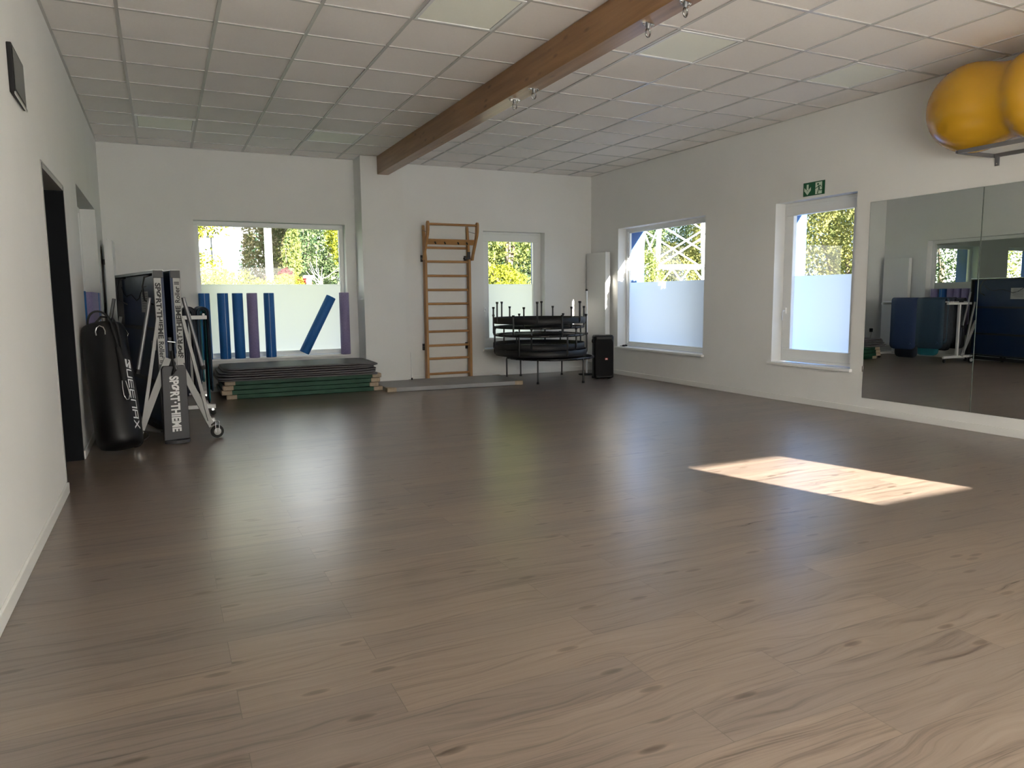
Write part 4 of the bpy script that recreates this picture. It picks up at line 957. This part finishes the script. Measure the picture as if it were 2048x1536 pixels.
# side windows
tree('leafy_tree', 'pale green conifer at the left of the wide side window', 'lime', (13.4, 18), [(13.25, 18, 1.7, .75, .8, 1.0), (13.0, 18.4, 2.6, .55, .6, .9)], 4500, .07)
tree('leafy_tree', 'dark tree behind the pylon, upper left of the wide side window', 'green', (34, 50.5), [(34.0, 50.5, 3.0, 2.2, 2, 4.0), (36.0, 50.5, 6.2, 2.2, 2, 2.6)], 9000, .20)
tree('leafy_tree', 'golden tree behind the pylon in the wide side window', 'gold', (40, 48), [(39.0, 49, 2.2, 2.4, 3, 3.4), (41.2, 46.5, 5.4, 2.2, 3, 4.4)], 15000, .17)
tree('leafy_tree', 'dark tree behind the pylon, right part of the wide side window', 'green', (44, 47), [(44.5, 45.5, 3.2, 3, 3, 4), (38.6, 52, 6.0, 3.4, 3, 5)], 15000, .18)
tree('leafy_tree', 'big yellow green tree filling the side window under the exit sign', 'gold', (19.6, 16), [(19.2, 16.8, 2.4, 1.7, 1.8, 2.5), (19.9, 15.4, 2.8, 1.5, 1.7, 2.2), (20.3, 14.2, 2.4, 1.3, 1.5, 2.1)], 16000, .085)
tree('leafy_tree', 'added dark tree crowns out of view, blocking sky light from the side windows', 'dark', (27, 15), [(25, 9, 9, 4, 4, 4), (26, 17, 9.5, 4.5, 4.5, 4.5), (25, 26, 10, 5, 5, 4.8), (17, 30, 10, 4.5, 4.5, 4.5)], 9000, .4, trunk=.3)  # unseen sky blocker, added to dim the side window film
tree('leafy_tree', 'green tree rising behind the big yellow green one', 'lime', (25, 21.5), [(23.6, 22.4, 4.0, 2.3, 2.4, 3.8), (27, 20, 4.2, 2.8, 2.6, 4.4)], 14000, .12)
tree('leafy_shrub', 'added unseen shrub between the side windows, shading the wide frosted pane from sun', 'green', (8.0, 7.85), [(8.0, 7.30, 1.05, .24, .30, 1.30), (8.0, 7.72, 1.05, .24, .36, 1.25)], 7000, .11, 'shrub', .03)  # out of view, added to keep direct sun off the film
# side room windows
tree('leafy_tree', 'green tree seen in the mirror through the side room window', 'green', (-8, 14.8), [(-7, 14.3, 2.2, 1.7, 1.4, 2.4), (-10, 16.5, 3, 3, 2, 3.6)], 12000, .085)
tree('leafy_tree', 'lime tree seen in the mirror at its right edge', 'lime', (-11, 14), [(-11.5, 13.8, 2.2, 1.8, 1.6, 2.8)], 6000, .085)

# pylon
galv = nmat('galvanised_steel', (.55, .56, .56), .6)
def pylon():
    t = empty('lattice_pylon', (30.12, 37.27, -.16), math.radians(-21.7), 'white lattice pylon standing outside the wide side window', 'pylon')
    s0, k = 2.27, .055
    def c(i, z): s = s0-k*z; return Vector(((-1, 1, 1, -1)[i]*s, (-1, -1, 1, 1)[i]*s, z))
    Hh = 14
    for i in range(4): MB().bar(c(i, 0), c(i, Hh), .23, .23, (0, 1, 0)).build('main_leg', galv, t)
    lv = [0, 3.05, 6.3, 9.6, 13]
    for i in range(4):
        j = (i+1) % 4; mb = MB()
        mb.bar(c(i, 3.2), c(j, 3.2), .10, .15)
        mid = (c(i, 3.2)+c(j, 3.2))/2
        mb.bar(c(i, .2), mid, .08, .10); mb.bar(c(j, .2), mid, .08, .10)
        for a, b in ((3.2, 5.65), (5.65, 8.2), (8.2, 10.8), (10.8, 13.6)): mb.bar(c(i, a), c(j, b), .07, .10); mb.bar(c(j, a), c(i, b), .07, .10)
        mb.build('bracing', galv, t)
pylon()
wp = nmat('pale_post', (.62, .60, .55), .7)
tag(MB().lathe([(.10, -.16), (.085, 9)], (3.17, 19.84, 0), 16).build('utility_pole', wp), 'sunlit white utility pole in the middle of the wide back window', 'pole')
t = empty('street_lamp', (2.42, 29.9, -.16), 0, 'thin grey street lamp at the left of the wide back window', 'lamp post')
MB().tube([(0, 0, 0), (0, 0, 3.75)], [.05, .03], 8).build('lamp_pole', M['steel'], t); MB().box(-.16, .10, -.08, .08, 3.72, 3.80).build('lamp_head', M['steel'], t)
t = empty('bare_tree', (3.80, 16.7, -.16), 0, 'small bare tree with sunlit white branches in the wide back window', 'tree', 'trees and shrubs outside')
MB().tube([(0, 0, 0), (.02, 0, 1.2), (.06, 0, 1.9)], [.045, .03, .016], 8).build('trunk', wp, t)
rnd = random.Random(4); mb = MB()
for k in range(12):
    a = rnd.uniform(-1.25, 1.25); z = rnd.uniform(1.55, 1.9); l = rnd.uniform(.2, .48)
    mb.tube([(.05, 0, z), (.05+l*.5*math.sin(a), rnd.uniform(-.2, .2), z+l*.35*math.cos(a)), (.05+l*math.sin(a), rnd.uniform(-.3, .3), z+l*abs(math.cos(a))+.05)], [.010, .007, .003], 5)
mb.build('bare_branches', wp, t)
t = empty('garden_post', (4.13, 19.7, -.16), 0, 'short white garden post left of the bare tree', 'post')
MB().box(-.06, .06, -.06, .06, 0, 1.95).build('post_shaft', wp, t); MB().box(-.14, .14, -.08, .08, 1.95, 2.02).build('post_cap', wp, t)
for (x, y, w, zt, lab) in [(4.12, 29.8, 1.1, 2.10, 'dark pitched roof of a garden hut just left of the white pole'), (5.55, 33.6, 1.5, 2.62, 'dark pitched roof of a garden hut above the red shrubs')]:
    t = empty('garden_hut', (x, y, -.16), 0, lab, 'hut')
    MB().box(-w*.8, w*.8, 0, 2, 0, zt-.25).build('hut_wall', bark, t)
    MB().prism([(-w, zt-.30), (0, zt+.16), (w, zt-.30)], -.2, 2.2, 'xz').build('roof', nmat('roof_brown', (.06, .035, .03), .8), t)
t = empty('house', (9.6, 39.3, -.16), 0, 'white house with grey windows at the right edge of the wide back window', 'house')
MB().box(-1.1, 3, 0, 4, 0, 2.8).build('house_wall', nmat('render_white', (.50, .50, .50), .9), t)
MB().prism([(-1.3, 2.8), (.95, 4.0), (3.2, 2.8)], -.2, 4.2, 'xz').build('roof', nmat('roof_grey', (.10, .10, .11), .8), t)
for x in (-.7, .3, 1.3):
    f = MB().box(x-.28, x+.28, -.03, .0, 1.6, 2.5).build('window_frame', M['white'], t)
    MB().box(x-.23, x+.23, -.035, -.03, 1.65, 2.45).build('window_pane', nmat('dark_pane', (.08, .10, .12), .2), f)
